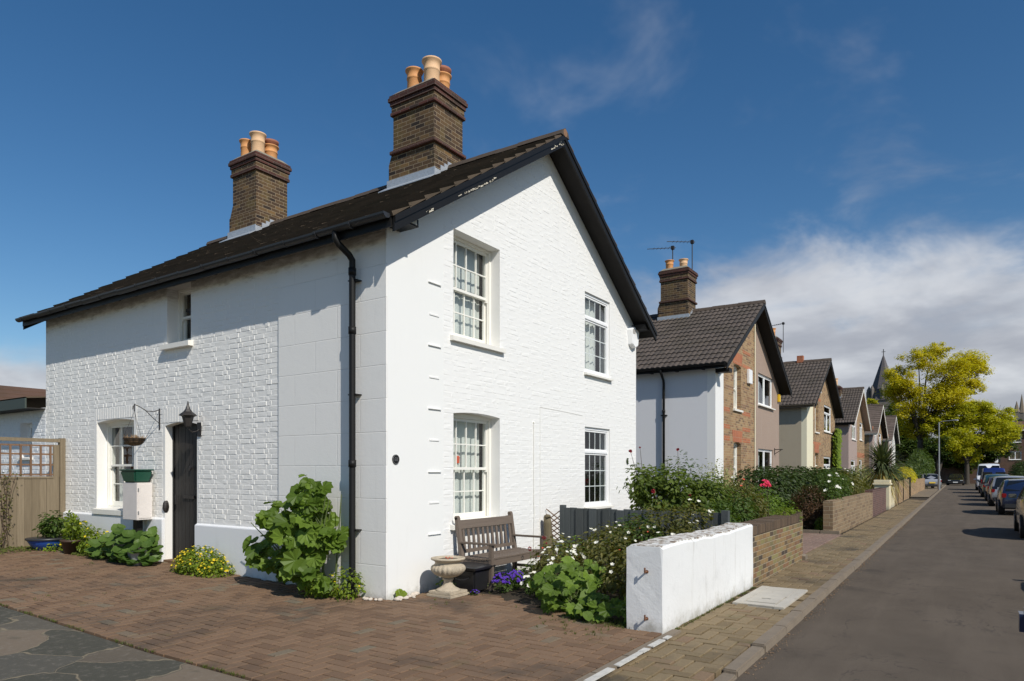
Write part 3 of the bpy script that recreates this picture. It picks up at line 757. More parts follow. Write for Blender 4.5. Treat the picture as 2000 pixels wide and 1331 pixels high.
# ------------------------------------------------------------------ chimneys
def chimney(parent, xa, xb, ya, yb, zroof, ztop, pots, col='stock_dark', base_front=.05, red=True, label=None):
    """stack with a thicker foot, a string course, corbelled red courses, flaunching and pots"""
    m = MB(); m.box(xa, ya, zroof, xb, yb, ztop - .42); m.box(xa - .055, ya - .055, zroof, xb + .055, yb + .055, zroof + .42)
    # weathered shoulder on the far side
    m.hexa([(xa - .002, yb, zroof + .42), (xb, yb, zroof + .42), (xb, yb + .12, zroof + .42), (xa - .002, yb + .12, zroof + .42)], [(xa - .002, yb, zroof + .72), (xb, yb, zroof + .72), (xb, yb + .002, zroof + .72), (xa - .002, yb + .002, zroof + .72)])
    m.box(xa, yb + .05, zroof, xb, yb + .12, zroof + .42)
    m.box(xa - .025, ya - .025, ztop - .365, xb + .025, yb + .025, ztop - .235)
    st = m.build('chimney', col, parent)
    if label: st['label'] = label
    r_ = MB()
    def ring(d, z0, z1): r_.box(xa - d, ya - d, z0, xb + d, yb + d, z1)
    if red: ring(.055, zroof + .60, zroof + .665); r_.build('string_course', 'redbrick', st, fix=True, bevel=.008); r_ = MB()
    ring(.045, ztop - .42, ztop - .352); ring(.050, ztop - .235, ztop - .16); ring(.078, ztop - .158, ztop - .08); ring(.06, ztop - .078, ztop - .03)
    r_.build('brick_bands', 'redbrick', st, fix=True, bevel=.008)
    f = MB(); f.hexa([(xa - .05, ya - .05, ztop - .03), (xb + .05, ya - .05, ztop - .03), (xb + .05, yb + .05, ztop - .03), (xa - .05, yb + .05, ztop - .03)], [(xa + .07, ya + .07, ztop + .08), (xb - .07, ya + .07, ztop + .08), (xb - .07, yb - .07, ztop + .08), (xa + .07, yb - .07, ztop + .08)])
    f.build('flaunching', 'mortar', st, fix=True, bevel=.02)
    fl = MB(); fl.box(xa - .075, ya - .075, zroof - .15, xa - .056, yb + .10, zroof + .10)
    k = .66
    for i in range(4):
        x0 = xa + (xb - xa) * .5 * i / 4 - (.056 if i == 0 else 0); x1 = xa + (xb - xa) * .5 * (i + 1) / 4
        fl.box(x0, ya - .075, zroof - .15, x1, ya - .056, zroof + .12 + k * (x0 - xa))
        x0 = xb - (xb - xa) * .5 * (i + 1) / 4; x1 = xb - (xb - xa) * .5 * i / 4
    fl.hexa([(xa - .26, ya - .12, zroof - .175), (xa - .06, ya - .12, zroof - .04), (xa - .06, yb + .15, zroof - .04), (xa - .26, yb + .15, zroof - .175)], [(xa - .26, ya - .12, zroof - .160), (xa - .06, ya - .12, zroof - .025), (xa - .06, yb + .15, zroof - .025), (xa - .26, yb + .15, zroof - .160)])
    fl.build('flashing', 'lead', st)
    for (px, py, h, r, mt, cap) in pots:
        p = MB(); z = ztop + .02
        prof = [(r * 1.0, -.05), (r, .0), (r * .96, h * .55), (r * 1.0, h * .57), (r * 1.06, h * .60), (r * 1.04, h * .64), (r * .99, h * .66), (r * 1.0, h * .80), (r * 1.06, h * .88), (r * 1.22, h * .94), (r * 1.25, h * .955), (r * 1.25, h), (r * 1.1, h + .005), (r * .95, h - .02), (r * .9, h * .4)]
        p.lathe((px, py, z), prof, 24)
        p.build('chimney_pot', mt, st, smooth=True)
        if cap:
            q = MB(); q.lathe((px, py, z + h), [(r * 1.0, -.01), (r * 1.0, .05), (r * 1.18, .07), (r * 1.22, .12), (r * .8, .14)], 20); q.build('pot_cap', 'pot_red', st, smooth=True)
    return st

# ------------------------------------------------------------------ house shell shared by the street
def shell(parent, x0, wd, dp, yo=0.0, roofmat='tile2', wave=.028, ridge='ridge_dark', barge='black', ze=4.63, zr=7.30, over=.27, vo=.37, soffit='soffit', courses=14, tw=.33, gut='black', lip=.035, ridge_end=None):
    xm = x0 + wd / 2; xl, xr = x0 - over, x0 + wd + over; y0 = yo - vo; y1 = yo + dp + vo
    r_ = MB(); roof_slope(r_, xl, ze, xm, zr, y0, y1, courses, wave, tw, lip)
    ro = r_.build('roof', roofmat, parent)
    r2 = MB(); roof_slope(r2, xr, ze, xm, zr, y0, y1, courses, wave, tw, lip, ts=4); r2.build('roof', roofmat, parent)
    dk = MB(); beam_slope(dk, xl + .03, ze, xm, zr, y0 + .035, y1 - .035, .02, .09); beam_slope(dk, xm, zr, xr - .03, ze, y0 + .035, y1 - .035, .02, .09)
    dk.build('soffit', soffit, parent)
    if ridge_end:
        e_ = MB(); e_.tube([(xm, y0 - .022, zr + .018), (xm, y0 + .10, zr + .02)], .065, 12); e_.build('ridge_end', ridge_end, ro)
    rg = MB(); y = y0 - .02
    while y < y1:
        L = min(.45, y1 + .02 - y); pr = [(-.14, -.035), (-.10, .045), (0, .105), (.10, .045), (.14, -.035)]; j = rnd.uniform(-.006, .006)
        a = [(xm + p, y, zr + q + j) for p, q in pr]; b = [(xm + p, y + L - .008, zr + q + j + .004) for p, q in pr]
        bb = len(rg.v); rg.v += a + b
        for i in range(4): rg.f.append((bb+i, bb+i+1, bb+6+i, bb+5+i))
        rg.f.append((bb, bb+4, bb+3, bb+2, bb+1)); rg.f.append((bb+5, bb+6, bb+7, bb+8, bb+9)); y += L
    rg.build('ridge_tiles', ridge, ro)
    for (ya, yb) in ((y0, y0 + .034), (y1 - .034, y1)):
        for (p, q, r_, t_) in ((xl + .01, ze, xm, zr), (xm, zr, xr - .01, ze)):
            b_ = MB(); beam_slope(b_, p, q, r_, t_, ya, yb, .012, .168)
            if ya == y0: beam_slope(b_, p, q, r_, t_, y0 - .016, y0 + .001, .006, .075)
            b_.build('bargeboard', barge, parent)
    return xm, xl, xr, y0, y1
def half_pipe(mb, xg, zg, y0, y1, r=.06, th=.004):
    n = 9; base = len(mb.v)
    ys = [y0, y1]
    for y in ys:
        for rr in (r, r - th):
            for i in range(n): an = math.pi + math.pi * i / (n - 1); mb.v.append((xg + rr * math.cos(an), y, zg + rr * math.sin(an)))
    m = 2 * n
    for i in range(n - 1):
        mb.f.append((base+i, base+i+1, base+m+i+1, base+m+i)); mb.f.append((base+n+i, base+m+n+i, base+m+n+i+1, base+n+i+1))
    mb.f.append((base, base+m, base+m+n, base+n)); mb.f.append((base+n-1, base+2*n-1, base+m+2*n-1, base+m+n-1))
    mb.f.append(tuple(base + i for i in range(n))); mb.f.append(tuple(base + m + i for i in range(n))[::-1])
def gable_top(xa, wd, ze, zr, over, drop=.12):
    k = (zr - ze) / (wd / 2 + over); xm = xa + wd / 2
    return lambda u: zr - k * abs(u - xm) - drop

# ------------------------------------------------------------------ the white house
H1 = thing('house', 'large white painted end house with black bargeboards nearest the camera', 'house', (0, 0, 0))
W1, D1, ZE, ZR = 7.7, 9.42, 4.66, 7.30
KS = (ZR - ZE) / (W1 / 2 + .27)
xm, xl, xr, y0r, y1r = shell(H1, 0, W1, D1, 0, 'tile', 0, 'ridge_dark', 'black', ZE, ZR, .27, .37, tw=.30, lip=.045, courses=14, ridge_end='ridge')
gt = gable_top(0, W1, ZE, ZR, .27)
fm = mapper('front', 0); sm = mapper('side', 0)
fops = [(1.32, 2.47, 3.52, 5.04, 0), (1.32, 2.47, .86, 2.43, .035), (5.30, 6.39, 3.49, 5.03, 0), (5.30, 6.39, .93, 2.46, 0)]
q = MB(); wall(q, fm, 0.0, 1.1, gt, []); q.build('wall', 'stucco_front', H1)
q = MB(); wall(q, fm, 1.1, W1, gt, fops, brk=(xm,)); q.build('wall', 'paint_front', H1)
q = MB(); bricks(q, fm, 1.1, W1, -.02, lambda u: gt(u) - .02, fops, (.0003, .0017), .009, jit=.0025, seed=3, gap=.005); q.build('brick_relief', 'paint_front', H1)
sops = [(6.03, 7.33, .93, 2.50, .045), (4.13, 5.05, .10, 2.36, .05), (4.30, 4.99, 3.70, 4.64, 0)]
stop_ = lambda u: 4.72
q = MB(); wall(q, sm, .24, 2.09, stop_, []); 
qs = q.build('wall', 'stucco', H1)
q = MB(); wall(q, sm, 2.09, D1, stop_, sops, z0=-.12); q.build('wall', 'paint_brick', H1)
st_ = MB(); wall(st_, mapper('side', -.0), 0.0, 2.09, lambda u: 4.70, [], thick=.0); 
st_ = MB(); st_.box(-.022, 0.0, -.12, 0.0, 2.09, 4.70); st_.build('stucco_quoin', 'stucco', H1)
surr = [(5.93, 7.43, .80, 2.66, 0), (4.10, 5.13, .10, 2.40, 0), (4.30, 4.99, 3.66, 4.68, 0)]
q = MB(); bricks(q, sm, 2.10, D1 - .012, .80, lambda u: 4.66, surr, (.0010, .0046), .0060, jit=.0035, seed=5, gap=.005, skip=.004); q.build('brick_relief', 'paint_brick', H1)
# rendered surrounds: flat arches of soldier bricks above door and window
q = MB()
for i in range(18): a = 5.93 + i * 1.5 / 18; q.box(-.005 - rnd.uniform(0, .002), a + .002, 2.555, 0, a + .080, 2.76 + rnd.uniform(-.004, .004))
q.box(-.006, 7.335, .84, 0, 7.43, 2.56); q.box(-.006, 5.93, .84, 0, 6.028, 2.56)
for i in range(13): a = 4.08 + i * 1.05 / 13; q.box(-.005 - rnd.uniform(0, .002), a + .002, 2.415, 0, a + .078, 2.66 + rnd.uniform(-.004, .004))
q.build('arch_bricks', 'paint_brick', H1, fix=True, bevel=.004)
pl_ = MB()
def plinth(a, b, zt):
    pl_.hexa([(-.05, a, -.1), (0, a, -.1), (0, b, -.1), (-.05, b, -.1)], [(-.05, a, zt - .03), (0, a, zt), (0, b, zt), (-.05, b, zt - .03)])
M['plinth'] = mat('plinth render', whitefn(False, (.76, .765, .77), grain=.003, streak=.2))
plinth(2.10, 4.12, .79); pl_.build('plinth', 'plinth', H1, fix=True, bevel=.006); pl_ = MB(); plinth(5.06, D1, .84); pl_.build('plinth', 'plinth', H1, fix=True, bevel=.006)
bk = MB(); bk.box(W1 - .24, .24, -.1, W1, D1, 4.7); bk.box(.245, D1 - .24, -.1, W1 - .245, D1 - .003, 4.69)
bk.hexa([(0, D1 - .24, 4.7), (W1, D1 - .24, 4.7), (W1, D1, 4.7), (0, D1, 4.7)], [(xm - .01, D1 - .24, ZR - .15), (xm + .01, D1 - .24, ZR - .15), (xm + .01, D1, ZR - .15), (xm - .01, D1, ZR - .15)])
bk.build('wall', 'paint_front', H1)
flr = MB(); flr.box(.3, .3, 4.3, W1 - .3, D1 - .3, 4.35); flr.build('ceiling', 'inside', H1)
# score marks in the stucco corner
many('joint_ledge', 'stucco_front', H1, [box1(.775, -.022, z - .006, 1.035, 0, z + .006) for z in (4.16, 3.31, 2.455, 1.60, .755)])
many('joint_ledge', 'paint_front', H1, [box1(.80, -.010, z - .010, 1.0, 0, z + .010) for z in (3.73, 2.88, 2.03, 1.18)])
# front windows
wa = sash_window(H1, fm, 1.32, 2.47, 3.52, 5.04, .17, 4, 2, 0, .065, .08, label='upper sash window with many small panes and net curtain')
wb = sash_window(H1, fm, 1.32, 2.47,   .86, 2.43, .17, 4, 2, .035, .065, .08, label='lower sash window with small panes behind the bench')
o_ = MB(); gb_ = o_.lathe((1.86, .36, 1.73), [(.035, 0), (.04, .09), (.03, .11)], 10); o_.build('ornament', 'p_orange', wb)
o_ = MB()
for i in range(22):
    an = rnd.uniform(0, 6.3); rr_ = rnd.uniform(0, .09)
    o_.face((1.58 + rr_ * math.cos(an), .30, 1.40 + rr_ * 1.6 * math.sin(an)), (1.58 + rr_ * math.cos(an) + .05, .31, 1.42 + rr_ * 1.6 * math.sin(an)), (1.58 + rr_ * math.cos(an), .30, 1.48 + rr_ * 1.6 * math.sin(an)))
o_.build('window_hanging', 'leaf_dark', wb)
casement(H1, fm, 5.30, 6.39, 3.49, 5.03, .035, .31, (4, 3), label='upper white plastic window with lace behind', curtains=.74)
wd_ = casement(H1, fm, 5.30, 6.39, .93, 2.46, .035, .31, (4, 3), label='lower white plastic window half hidden by the grey fence')
o_ = MB(); o_.blob((5.66, .42, 1.52), (.13, .08, .22), 4); o_.blob((5.9, .42, 1.40), (.08, .07, .10), 5); o_.build('house_plant', 'leaf_lime', wd_)
# side windows
sash_window(H1, sm, 6.03, 7.33, .93, 2.50, .17, 3, 2, .045, .07, .05, curtains='drawn', sillh=.10, label='lower side window beside the front door')
M['jar'] = mat('blue jar', lambda t, p: ((.02, .16, .33), .3, None))
many('window_jar', 'jar', H1, [box1(.32, 6.30, 1.74, .40, 6.42, 1.84), box1(.32, 6.52, 1.74, .40, 6.66, 1.80)])
sash_window(H1, sm, 4.30, 4.99, 3.70, 4.64, .19, 2, 1, 0, .09, .07, curtains='drawn', sillh=.09, label='narrow upper side window tucked under the eaves')
# door
dr = MB(); n = 8
for i in range(n):
    a = 4.17 + i * (.84 / n); dr.box(.145 + rnd.uniform(-.002, .002), a + .004, .16, .18, a + .84 / n - .004, 2.39)
dr.box(.18, 4.13, .10, .20, 5.05, 2.41)
dro = dr.build('door', 'door', H1)
m_ = MB(); m_.box(.125, 4.13, .14, .2, 4.168, 2.41); m_.box(.125, 5.012, .14, .2, 5.05, 2.41); m_.box(.125, 4.168, 2.36, .2, 5.012, 2.42); m_.build('door_frame', 'black', dro)
m_ = MB(); m_.box(.120, 4.42, 1.16, .145, 4.72, 1.21); m_.build('letter_plate', 'iron', dro)
m_ = MB(); m_.tube([(.10, 4.9, 1.22), (.10, 4.9, 1.06)], .016, 8); m_.build('handle', 'iron', dro); m_ = MB(); m_.blob((.11, 4.5, 1.66), (.02, .03, .04)); m_.build('knocker', 'iron', dro)
m_ = MB(); m_.box(-.16, 4.06, .0, .13, 5.12, .10); m_.box(-.03, 4.13, .10, .14, 5.05, .145); m_.build('doorstep', 'drive', H1)
m_ = MB(); m_.blob((.02, 5.06, 1.02), (.05, .04, .11), 3); m_.build('door_chime', 'iron', H1)
# gutter and pipe
gx, gzv = -.345, ZE + .0
gu = MB(); y = -.33
while y < D1 + .36:
    L = min(.62, D1 + .36 - y); dz = rnd.uniform(-.008, .008) - .012 * math.sin((y + .3) / 9.7 * 3.14)
    half_pipe(gu, gx, gzv + dz, y, y + L, .062); y += L
guo = gu.build('gutter', 'black_plastic', H1)
y = .25
while y < D1 + .3:
    br = MB(); half_pipe(br, gx, gzv - .004, y, y + .03, .070, .006); br.box(gx + .05, y, gzv - .02, -.26, y + .03, gzv - .01); y += .62
    br.build('bracket', 'black_plastic', guo)
fa = MB(); fa.box(-.285, -.33, ZE - .14, -.262, D1 + .33, ZE + .0); fa.build('fascia', 'black', H1)
y = .1
while y < D1:
    rf = MB(); rf.hexa([(-.26, y, ZE - .10), (.0, y, ZE - .02), (.0, y + .05, ZE - .02), (-.26, y + .05, ZE - .10)], [(-.26, y, ZE - .03), (0, y, ZE + .08), (0, y + .07, ZE + .08), (-.26, y + .07, ZE - .03)]); y += .58
    rf.build('rafter_end', 'soffit', H1)
pi_ = MB(); py = .50
pi_.tube([(gx, py + .06, gzv - .03), (gx, py + .06, gzv - .13), (gx + .04, py + .04, gzv - .20), (-.16, py + .01, gzv - .30), (-.115, py, gzv - .36), (-.115, py, gzv - .46), (-.115, py, .06), (-.13, py, -.02)], .041, 14)
for z in (gzv - .46, 3.45, 1.75): pi_.tube([(-.115, py, z), (-.115, py, z - .09)], .050, 14)
dpo = pi_.build('downpipe', 'black', H1, smooth=False)
for p in dpo.data.polygons: p.use_smooth = True
many('pipe_clip', 'black', dpo, [box1(-.120, py - .075, z, -.02, py + .075, z + .014) for z in (gzv - .62, 2.58, .85)])
m_ = MB(); m_.box(-.045, -.005, gzv - .14, .36, .0, gzv - .05); 
# corbel end of the wall plate, half its paint gone
many('corbel', 'black', H1, [box1(-.10, -.31, ZE - .0, .24, -.0, ZE + .10), box1(W1 - .24, -.31, ZE - .0, W1 + .10, 0, ZE + .10)], fix=True, bevel=.006)
cb = MB()
for (a, b, c, d) in ((-.03, .04, -.048, .0), (.05, .10, -.035, .02), (.10, .20, -.03, .04), (-.09, -.05, -.05, -.02)): cb.box(a, -.314, ZE + c + .05, b, -.31, ZE + d + .05)
cb.build('bare_wood', 'flaked', H1)
fk = MB()
for i in range(38):
    s_ = rnd.choice([rnd.uniform(.12, .20), rnd.uniform(.24, .45), rnd.uniform(.42, .50), rnd.uniform(.86, .99), rnd.uniform(.9, .99)])
    xx = xl + (xm - xl) * s_; zz = ZE + (ZR - ZE) * s_ - .138 / .833 - rnd.uniform(.02, .048) + .02; L = rnd.uniform(.02, .09)
    if s_ > .86: zz += rnd.uniform(0, .09)
    fk.hexa([(xx, y0r - .003, zz), (xx + L, y0r - .003, zz + L * KS), (xx + L, y0r + .02, zz + L * KS), (xx, y0r + .02, zz)], [(xx, y0r - .003, zz + rnd.uniform(.008, .03)), (xx + L, y0r - .003, zz + L * KS + .012), (xx + L, y0r + .02, zz + L * KS + .012), (xx, y0r + .02, zz + .012)])
tag(fk.build('flaking_paint', 'flaked', H1), kind='stuff')
# chimneys
POTS = lambda xa, ya: [(xa + .24, ya + .26, .50, .152, 'pot_pale', 0), (xa + .22, ya + .68, .44, .140, 'pot', 0), (xa + .60, ya + .30, .40, .145, 'pot', 1)]
c1 = chimney(H1, 3.42, 4.27, 2.13, 3.15, 7.08, 8.84, POTS(3.42, 2.13), label='front chimney stack, the taller looking one')
c2 = chimney(H1, 3.42, 4.27, 7.38, 8.25, 7.08, 8.88, [(3.64, 7.62, .50, .152, 'pot_pale', 0), (3.62, 8.02, .44, .13, 'pot', 0), (4.03, 7.68, .38, .155, 'pot', 1)], red=False, label='rear chimney stack with a sloping shoulder')
# things screwed to the walls
al = MB(); hx = [(7.28, 4.32), (7.45, 4.25), (7.62, 4.32), (7.68, 4.64), (7.56, 4.72), (7.34, 4.72), (7.22, 4.64)]
b0 = len(al.v); al.v += [(x, 0, z) for x, z in hx] + [(7.45 + (x - 7.45) * .86, -.10, 4.48 + (z - 4.48) * .92) for x, z in hx]
al.f += [tuple(range(b0 + 7, b0 + 14))] + [(b0+i, b0+(i+1) % 7, b0+7+(i+1) % 7, b0+7+i) for i in range(7)]
alo = al.build('alarm_box', 'upvc', H1, fix=True, bevel=.01); alo['label'] = 'white burglar alarm box at the right end of the gable'
m_ = MB()
for i in range(4): m_.box(7.30, -.106, 4.56 + i * .025, 7.44, -.101, 4.568 + i * .025)
m_.build('vent_slots', 'concrete', alo)
dn = MB(); dn.tube([(.147, 0, 1.757), (.147, -.012, 1.757)], .062, 28); dno = dn.build('number_disc', 'black', H1); dno['label'] = 'round black number plate by the corner'
m_ = MB(); n = 28
m_.tube([(.147 + .056 * math.cos(i * 6.2832 / n), -.013, 1.757 + .056 * math.sin(i * 6.2832 / n)) for i in range(n + 1)], .0035, 6, cap=False)
for (cx_, k) in ((.130, 0), (.164, 1)):
    m_.tube([(cx_ + .011 * math.cos(a_), -.013, 1.749 + .012 * math.sin(a_)) for a_ in [i * .6283 for i in range(11)]], .0026, 5, cap=False)
    if k == 0: m_.tube([(cx_ + .012, -.013, 1.785), (cx_ - .006, -.013, 1.775), (cx_ - .011, -.013, 1.75)], .0026, 5)
    else: m_.tube([(cx_ + .010 * math.cos(a_), -.013, 1.772 + .010 * math.sin(a_)) for a_ in [i * .6283 for i in range(11)]], .0026, 5, cap=False)
m_.build('raised_figures', mat('worn grey metal', lambda t, p: ((.16, .16, .165), .5, None)), dno, smooth=True)
cbv = MB(); cbv.tube([(3.45, -.012, 2.42), (3.45, -.012, 1.2), (3.46, -.014, .9), (3.44, -.014, .55), (3.45, -.014, .03)], .006, 6); cbv.tube([(3.45, -.0, 2.42), (3.45, -.02, 2.43)], .018, 8)
cbv.tube([(3.66, -.006, 2.7), (3.66, -.006, .1)], .0028, 5); cbv.tube([(3.66, -.006, 2.7), (4.6, -.006, 2.68), (5.2, -.006, 2.66)], .0025, 5); cbv.build('cable', 'sill', H1)
gm = MB()
for i in range(26): a_ = rnd.uniform(0, 6.3); r0 = rnd.uniform(0, .055); gm.blob((7.22 + r0 * math.cos(a_), -.02, 1.83 + r0 * 1.2 * math.sin(a_)), (.012, .01, .014), i, 4)
gmo = gm.build('dried_posy', 'leaf_dark', H1)
# lantern on a bracket by the door
ln = MB(); lc = (-.20, 4.05)
ln.tube([(0, 4.05, 2.28), (-.05, 4.05, 2.24), (-.13, 4.05, 2.22), (-.18, 4.05, 2.26), (-.20, 4.05, 2.30)], .009, 8); ln.box(-.02, 4.00, 2.16, 0, 4.10, 2.38); lno = ln.build('wall_lantern', 'iron', H1)
lno['label'] = 'black carriage lantern on a bracket beside the door'
m_ = MB(); m_.lathe((lc[0], lc[1], 2.30), [(.045, 0), (.05, .012), (.085, .155), (.105, .165), (.135, .175), (.11, .20), (.065, .235), (.035, .28), (.018, .34), (.006, .40)], 6); m_.build('lantern_hood', 'iron', lno)
m_ = MB(); m_.lathe((lc[0], lc[1], 2.315), [(.047, 0), (.082, .135)], 6); m_.build('lantern_glass', 'lampglass', lno)
# wrought iron bracket of the hanging basket
bk = MB(); by = 5.21
bk.box(-.012, by - .015, 2.30, 0, by + .015, 2.66)
bk.tube([(0, by, 2.64), (-.10, by, 2.60), (-.22, by, 2.60), (-.33, by, 2.66), (-.40, by, 2.69), (-.44, by, 2.665), (-.445, by, 2.61)], .007, 7)
bk.tube([(0, by, 2.40), (-.12, by, 2.50), (-.24, by, 2.61)], .006, 7); bk.tube([(-.42, by, 2.70), (-.42, by, 2.58)], .009, 7)
bko = bk.build('basket_bracket', 'iron', H1)

# hanging basket (hangs from the bracket)
hb = thing('hanging_basket', 'small dry wicker basket hanging by wires from a wall bracket', 'hanging basket', (-.42, 5.21, 2.04))
m_ = MB(); m_.lathe((-.42, 5.21, 2.02), [(.02, 0), (.08, .01), (.13, .05), (.155, .10), (.165, .13), (.15, .125), (.02, .11)], 20); m_.build('basket', 'wicker', hb)
m_ = MB()
for i in range(4):
    z = 2.05 + i * .028; r = (.10, .135, .152, .168)[i]; m_.tube([(-.42 + r * math.cos(k * .5236), 5.21 + r * math.sin(k * .5236), z) for k in range(13)], .006, 5, cap=False)
m_.build('rim', 'iron', hb)
m_ = MB()
for k in range(3): an = k * 2.094 + .4; m_.tube([(-.42 + .16 * math.cos(an), 5.21 + .16 * math.sin(an), 2.15), (-.42, 5.21, 2.58)], .0028, 5)
m_.build('wires', 'iron', hb)
m_ = MB()
for i in range(120):
    an = rnd.uniform(0, 6.3); r = rnd.uniform(0, .16); p = Vector((-.42 + r * math.cos(an), 5.21 + r * math.sin(an), 2.14)); d = Vector((rnd.uniform(-.05, .05), rnd.uniform(-.05, .05), rnd.uniform(.01, .07)))
    m_.tube([p, p + d], [.004, .001], 3)
m_.build('dry_plants', 'dry', hb)
rebase(hb)
# cabinet on its post, tub on top
cbn = thing('cabinet', 'pale pinkish wooden box on a dark post between the side window and the door', 'cabinet', (-.18, 5.55, .2))
m_ = MB(); m_.box(-.31, 5.34, .80, -.055, 5.80, 1.42); cb1 = m_.build('box', 'cabinet', cbn, fix=True, bevel=.008)
m_ = MB(); m_.box(-.285, 5.331, .83, -.08, 5.339, 1.39); m_.build('door_panel', 'cabinet', cbn, fix=True, bevel=.003)
many('hinge', 'steel', cbn, [box1(-.30, 5.326, .90, -.283, 5.334, .95), box1(-.30, 5.326, 1.28, -.283, 5.334, 1.33)])
m_ = MB(); m_.box(-.23, 5.50, .1, -.13, 5.62, .80); m_.build('post', 'black', cbn)
rebase(cbn)
tb = thing('tub', 'dark green plastic tub on top of the pale wooden box', 'plastic tub', (-.19, 5.56, 1.42))
def sqloft(mb, c, lv, n=6):
    for i in range(len(lv) - 1):
        (a, b, z0), (d, e, z1) = lv[i], lv[i+1]
        mb.hexa([(c[0]-a, c[1]-b, z0), (c[0]+a, c[1]-b, z0), (c[0]+a, c[1]+b, z0), (c[0]-a, c[1]+b, z0)], [(c[0]-d, c[1]-e, z1), (c[0]+d, c[1]-e, z1), (c[0]+d, c[1]+e, z1), (c[0]-d, c[1]+e, z1)])
m_ = MB(); sqloft(m_, (-.20, 5.57), [(.12, .18, 1.424), (.155, .24, 1.62)]); m_.build('bowl', 'greentub', tb, fix=True, bevel=.02)
m_ = MB(); sqloft(m_, (-.20, 5.57), [(.165, .252, 1.62), (.165, .252, 1.642)]); m_.build('rim', 'greentub', tb, fix=True, bevel=.006)
rebase(tb)

# ------------------------------------------------------------------ the other houses of the row
def simple_house(x0, yo, name_label, side_mat, quoin, left, right, roofmat='tile2', wave=.028, barge='black', soffit='soffit', ze=4.72, zr=7.32, wd=8.1, dp=9.4, chim=True, gutterc='black', drop_pipe='black', courses=14, tw=.33, over=.28, vo=.42):
    h = thing('house', name_label, 'house', (x0, yo, 0), 'houses in a row along the street')
    xm, xl, xr, y0, y1 = shell(h, x0, wd, dp, yo, roofmat, wave, 'ridge_dark', barge, ze, zr, over, vo, soffit, courses, tw)
    gt = gable_top(x0, wd, ze, zr, over); fm = mapper('front', yo); sm = mapper('side', x0)
    return h, xm, gt, fm, sm
def house_walls(h, x0, wd, dp, yo, xm, gt, fm, segs, side, ze=4.72, zr=7.32):
    for (a, b, m, ops) in segs:
        q = MB(); wall(q, fm, a, b, gt, ops, brk=(xm,)); q.build('wall', m, h)
    q = MB(); q.box(x0, yo + .24, -.1, x0 + .24, yo + dp, ze - .02); q.build('wall', side, h)
    q = MB(); q.box(x0 + wd - .24, yo + .24, -.1, x0 + wd, yo + dp, ze - .02); q.box(x0 + .245, yo + dp - .24, -.1, x0 + wd - .24, yo + dp, ze - .02)
    q.hexa([(x0 + .3, yo + dp - .24, ze - .02), (x0 + wd - .3, yo + dp - .24, ze - .02), (x0 + wd - .3, yo + dp, ze - .02), (x0 + .3, yo + dp, ze - .02)], [(xm - .01, yo + dp - .24, zr - .25), (xm + .01, yo + dp - .24, zr - .25), (xm + .01, yo + dp, zr - .25), (xm - .01, yo + dp, zr - .25)])
    q.build('wall', side, h)
def eaves_bits(h, x0, yo, dp, ze, col, pipe_y, pipe_mat, over=.28):
    g_ = MB(); half_pipe(g_, x0 - over - .06, ze, yo - .38, yo + dp + .3, .06); go = g_.build('gutter', col, h)
    f_ = MB(); f_.box(x0 - over, yo - .38, ze - .13, x0 - over + .02, yo + dp + .3, ze - .01); f_.build('fascia', col, h)
    y = yo + .3; n = 0
    while y < yo + dp and n < 12: many('rafter_end', 'soffit', h, [box1(x0 - over + .02, y, ze - .12, x0, y + .07, ze + .0)]); y += .8; n += 1
    gx_ = x0 - over - .06; p = MB()
    p.tube([(gx_, pipe_y, ze - .03), (gx_, pipe_y, ze - .12), (x0 - .10, pipe_y, ze - .34), (x0 - .08, pipe_y, ze - .42), (x0 - .08, pipe_y, .0)], .04, 10)
    for z in (3.4, 1.7): p.tube([(x0 - .08, pipe_y, z), (x0 - .08, pipe_y, z + .08)], .05, 10)
    po = p.build('downpipe', pipe_mat, h, smooth=True)
    many('pipe_clip', pipe_mat, po, [box1(x0 - .09, pipe_y - .09, z, x0, pipe_y + .09, z + .03) for z in (3.3, 1.6)])
def arch_head(h, fm, a, b, z0, z1, m='orange_brick', flare=.0, proud=.008):
    q = MB(); q.hexa([fm(a, z0, proud), fm(b, z0, proud), fm(b, z0, -.02), fm(a, z0, -.02)], [fm(a - flare, z1, proud), fm(b + flare, z1, proud), fm(b + flare, z1, -.02), fm(a - flare, z1, -.02)])
    return q.build('window_arch', m, h)
def band(h, fm, a, b, z0, z1, m='orange_brick', proud=.004):
    q = MB(); gbox(q, fm, a, b, z0, z1, proud, -.01); q.build('brick_band', m, h)
M['orange_band'] = brickmat('orange red brick courses', [(0, (.50, .16, .065)), (.5, (.55, .20, .085)), (1, (.40, .13, .06))], (.40, .26, .17), dirt=.1)
def box_alarm(h, fm, u, v, m, lab, w_=.26, hh=.34):
    q = MB(); gbox(q, fm, u, u + w_, v, v + hh, .09, .0); o = q.build('alarm_box', m, h, fix=True, bevel=.015); o['label'] = lab

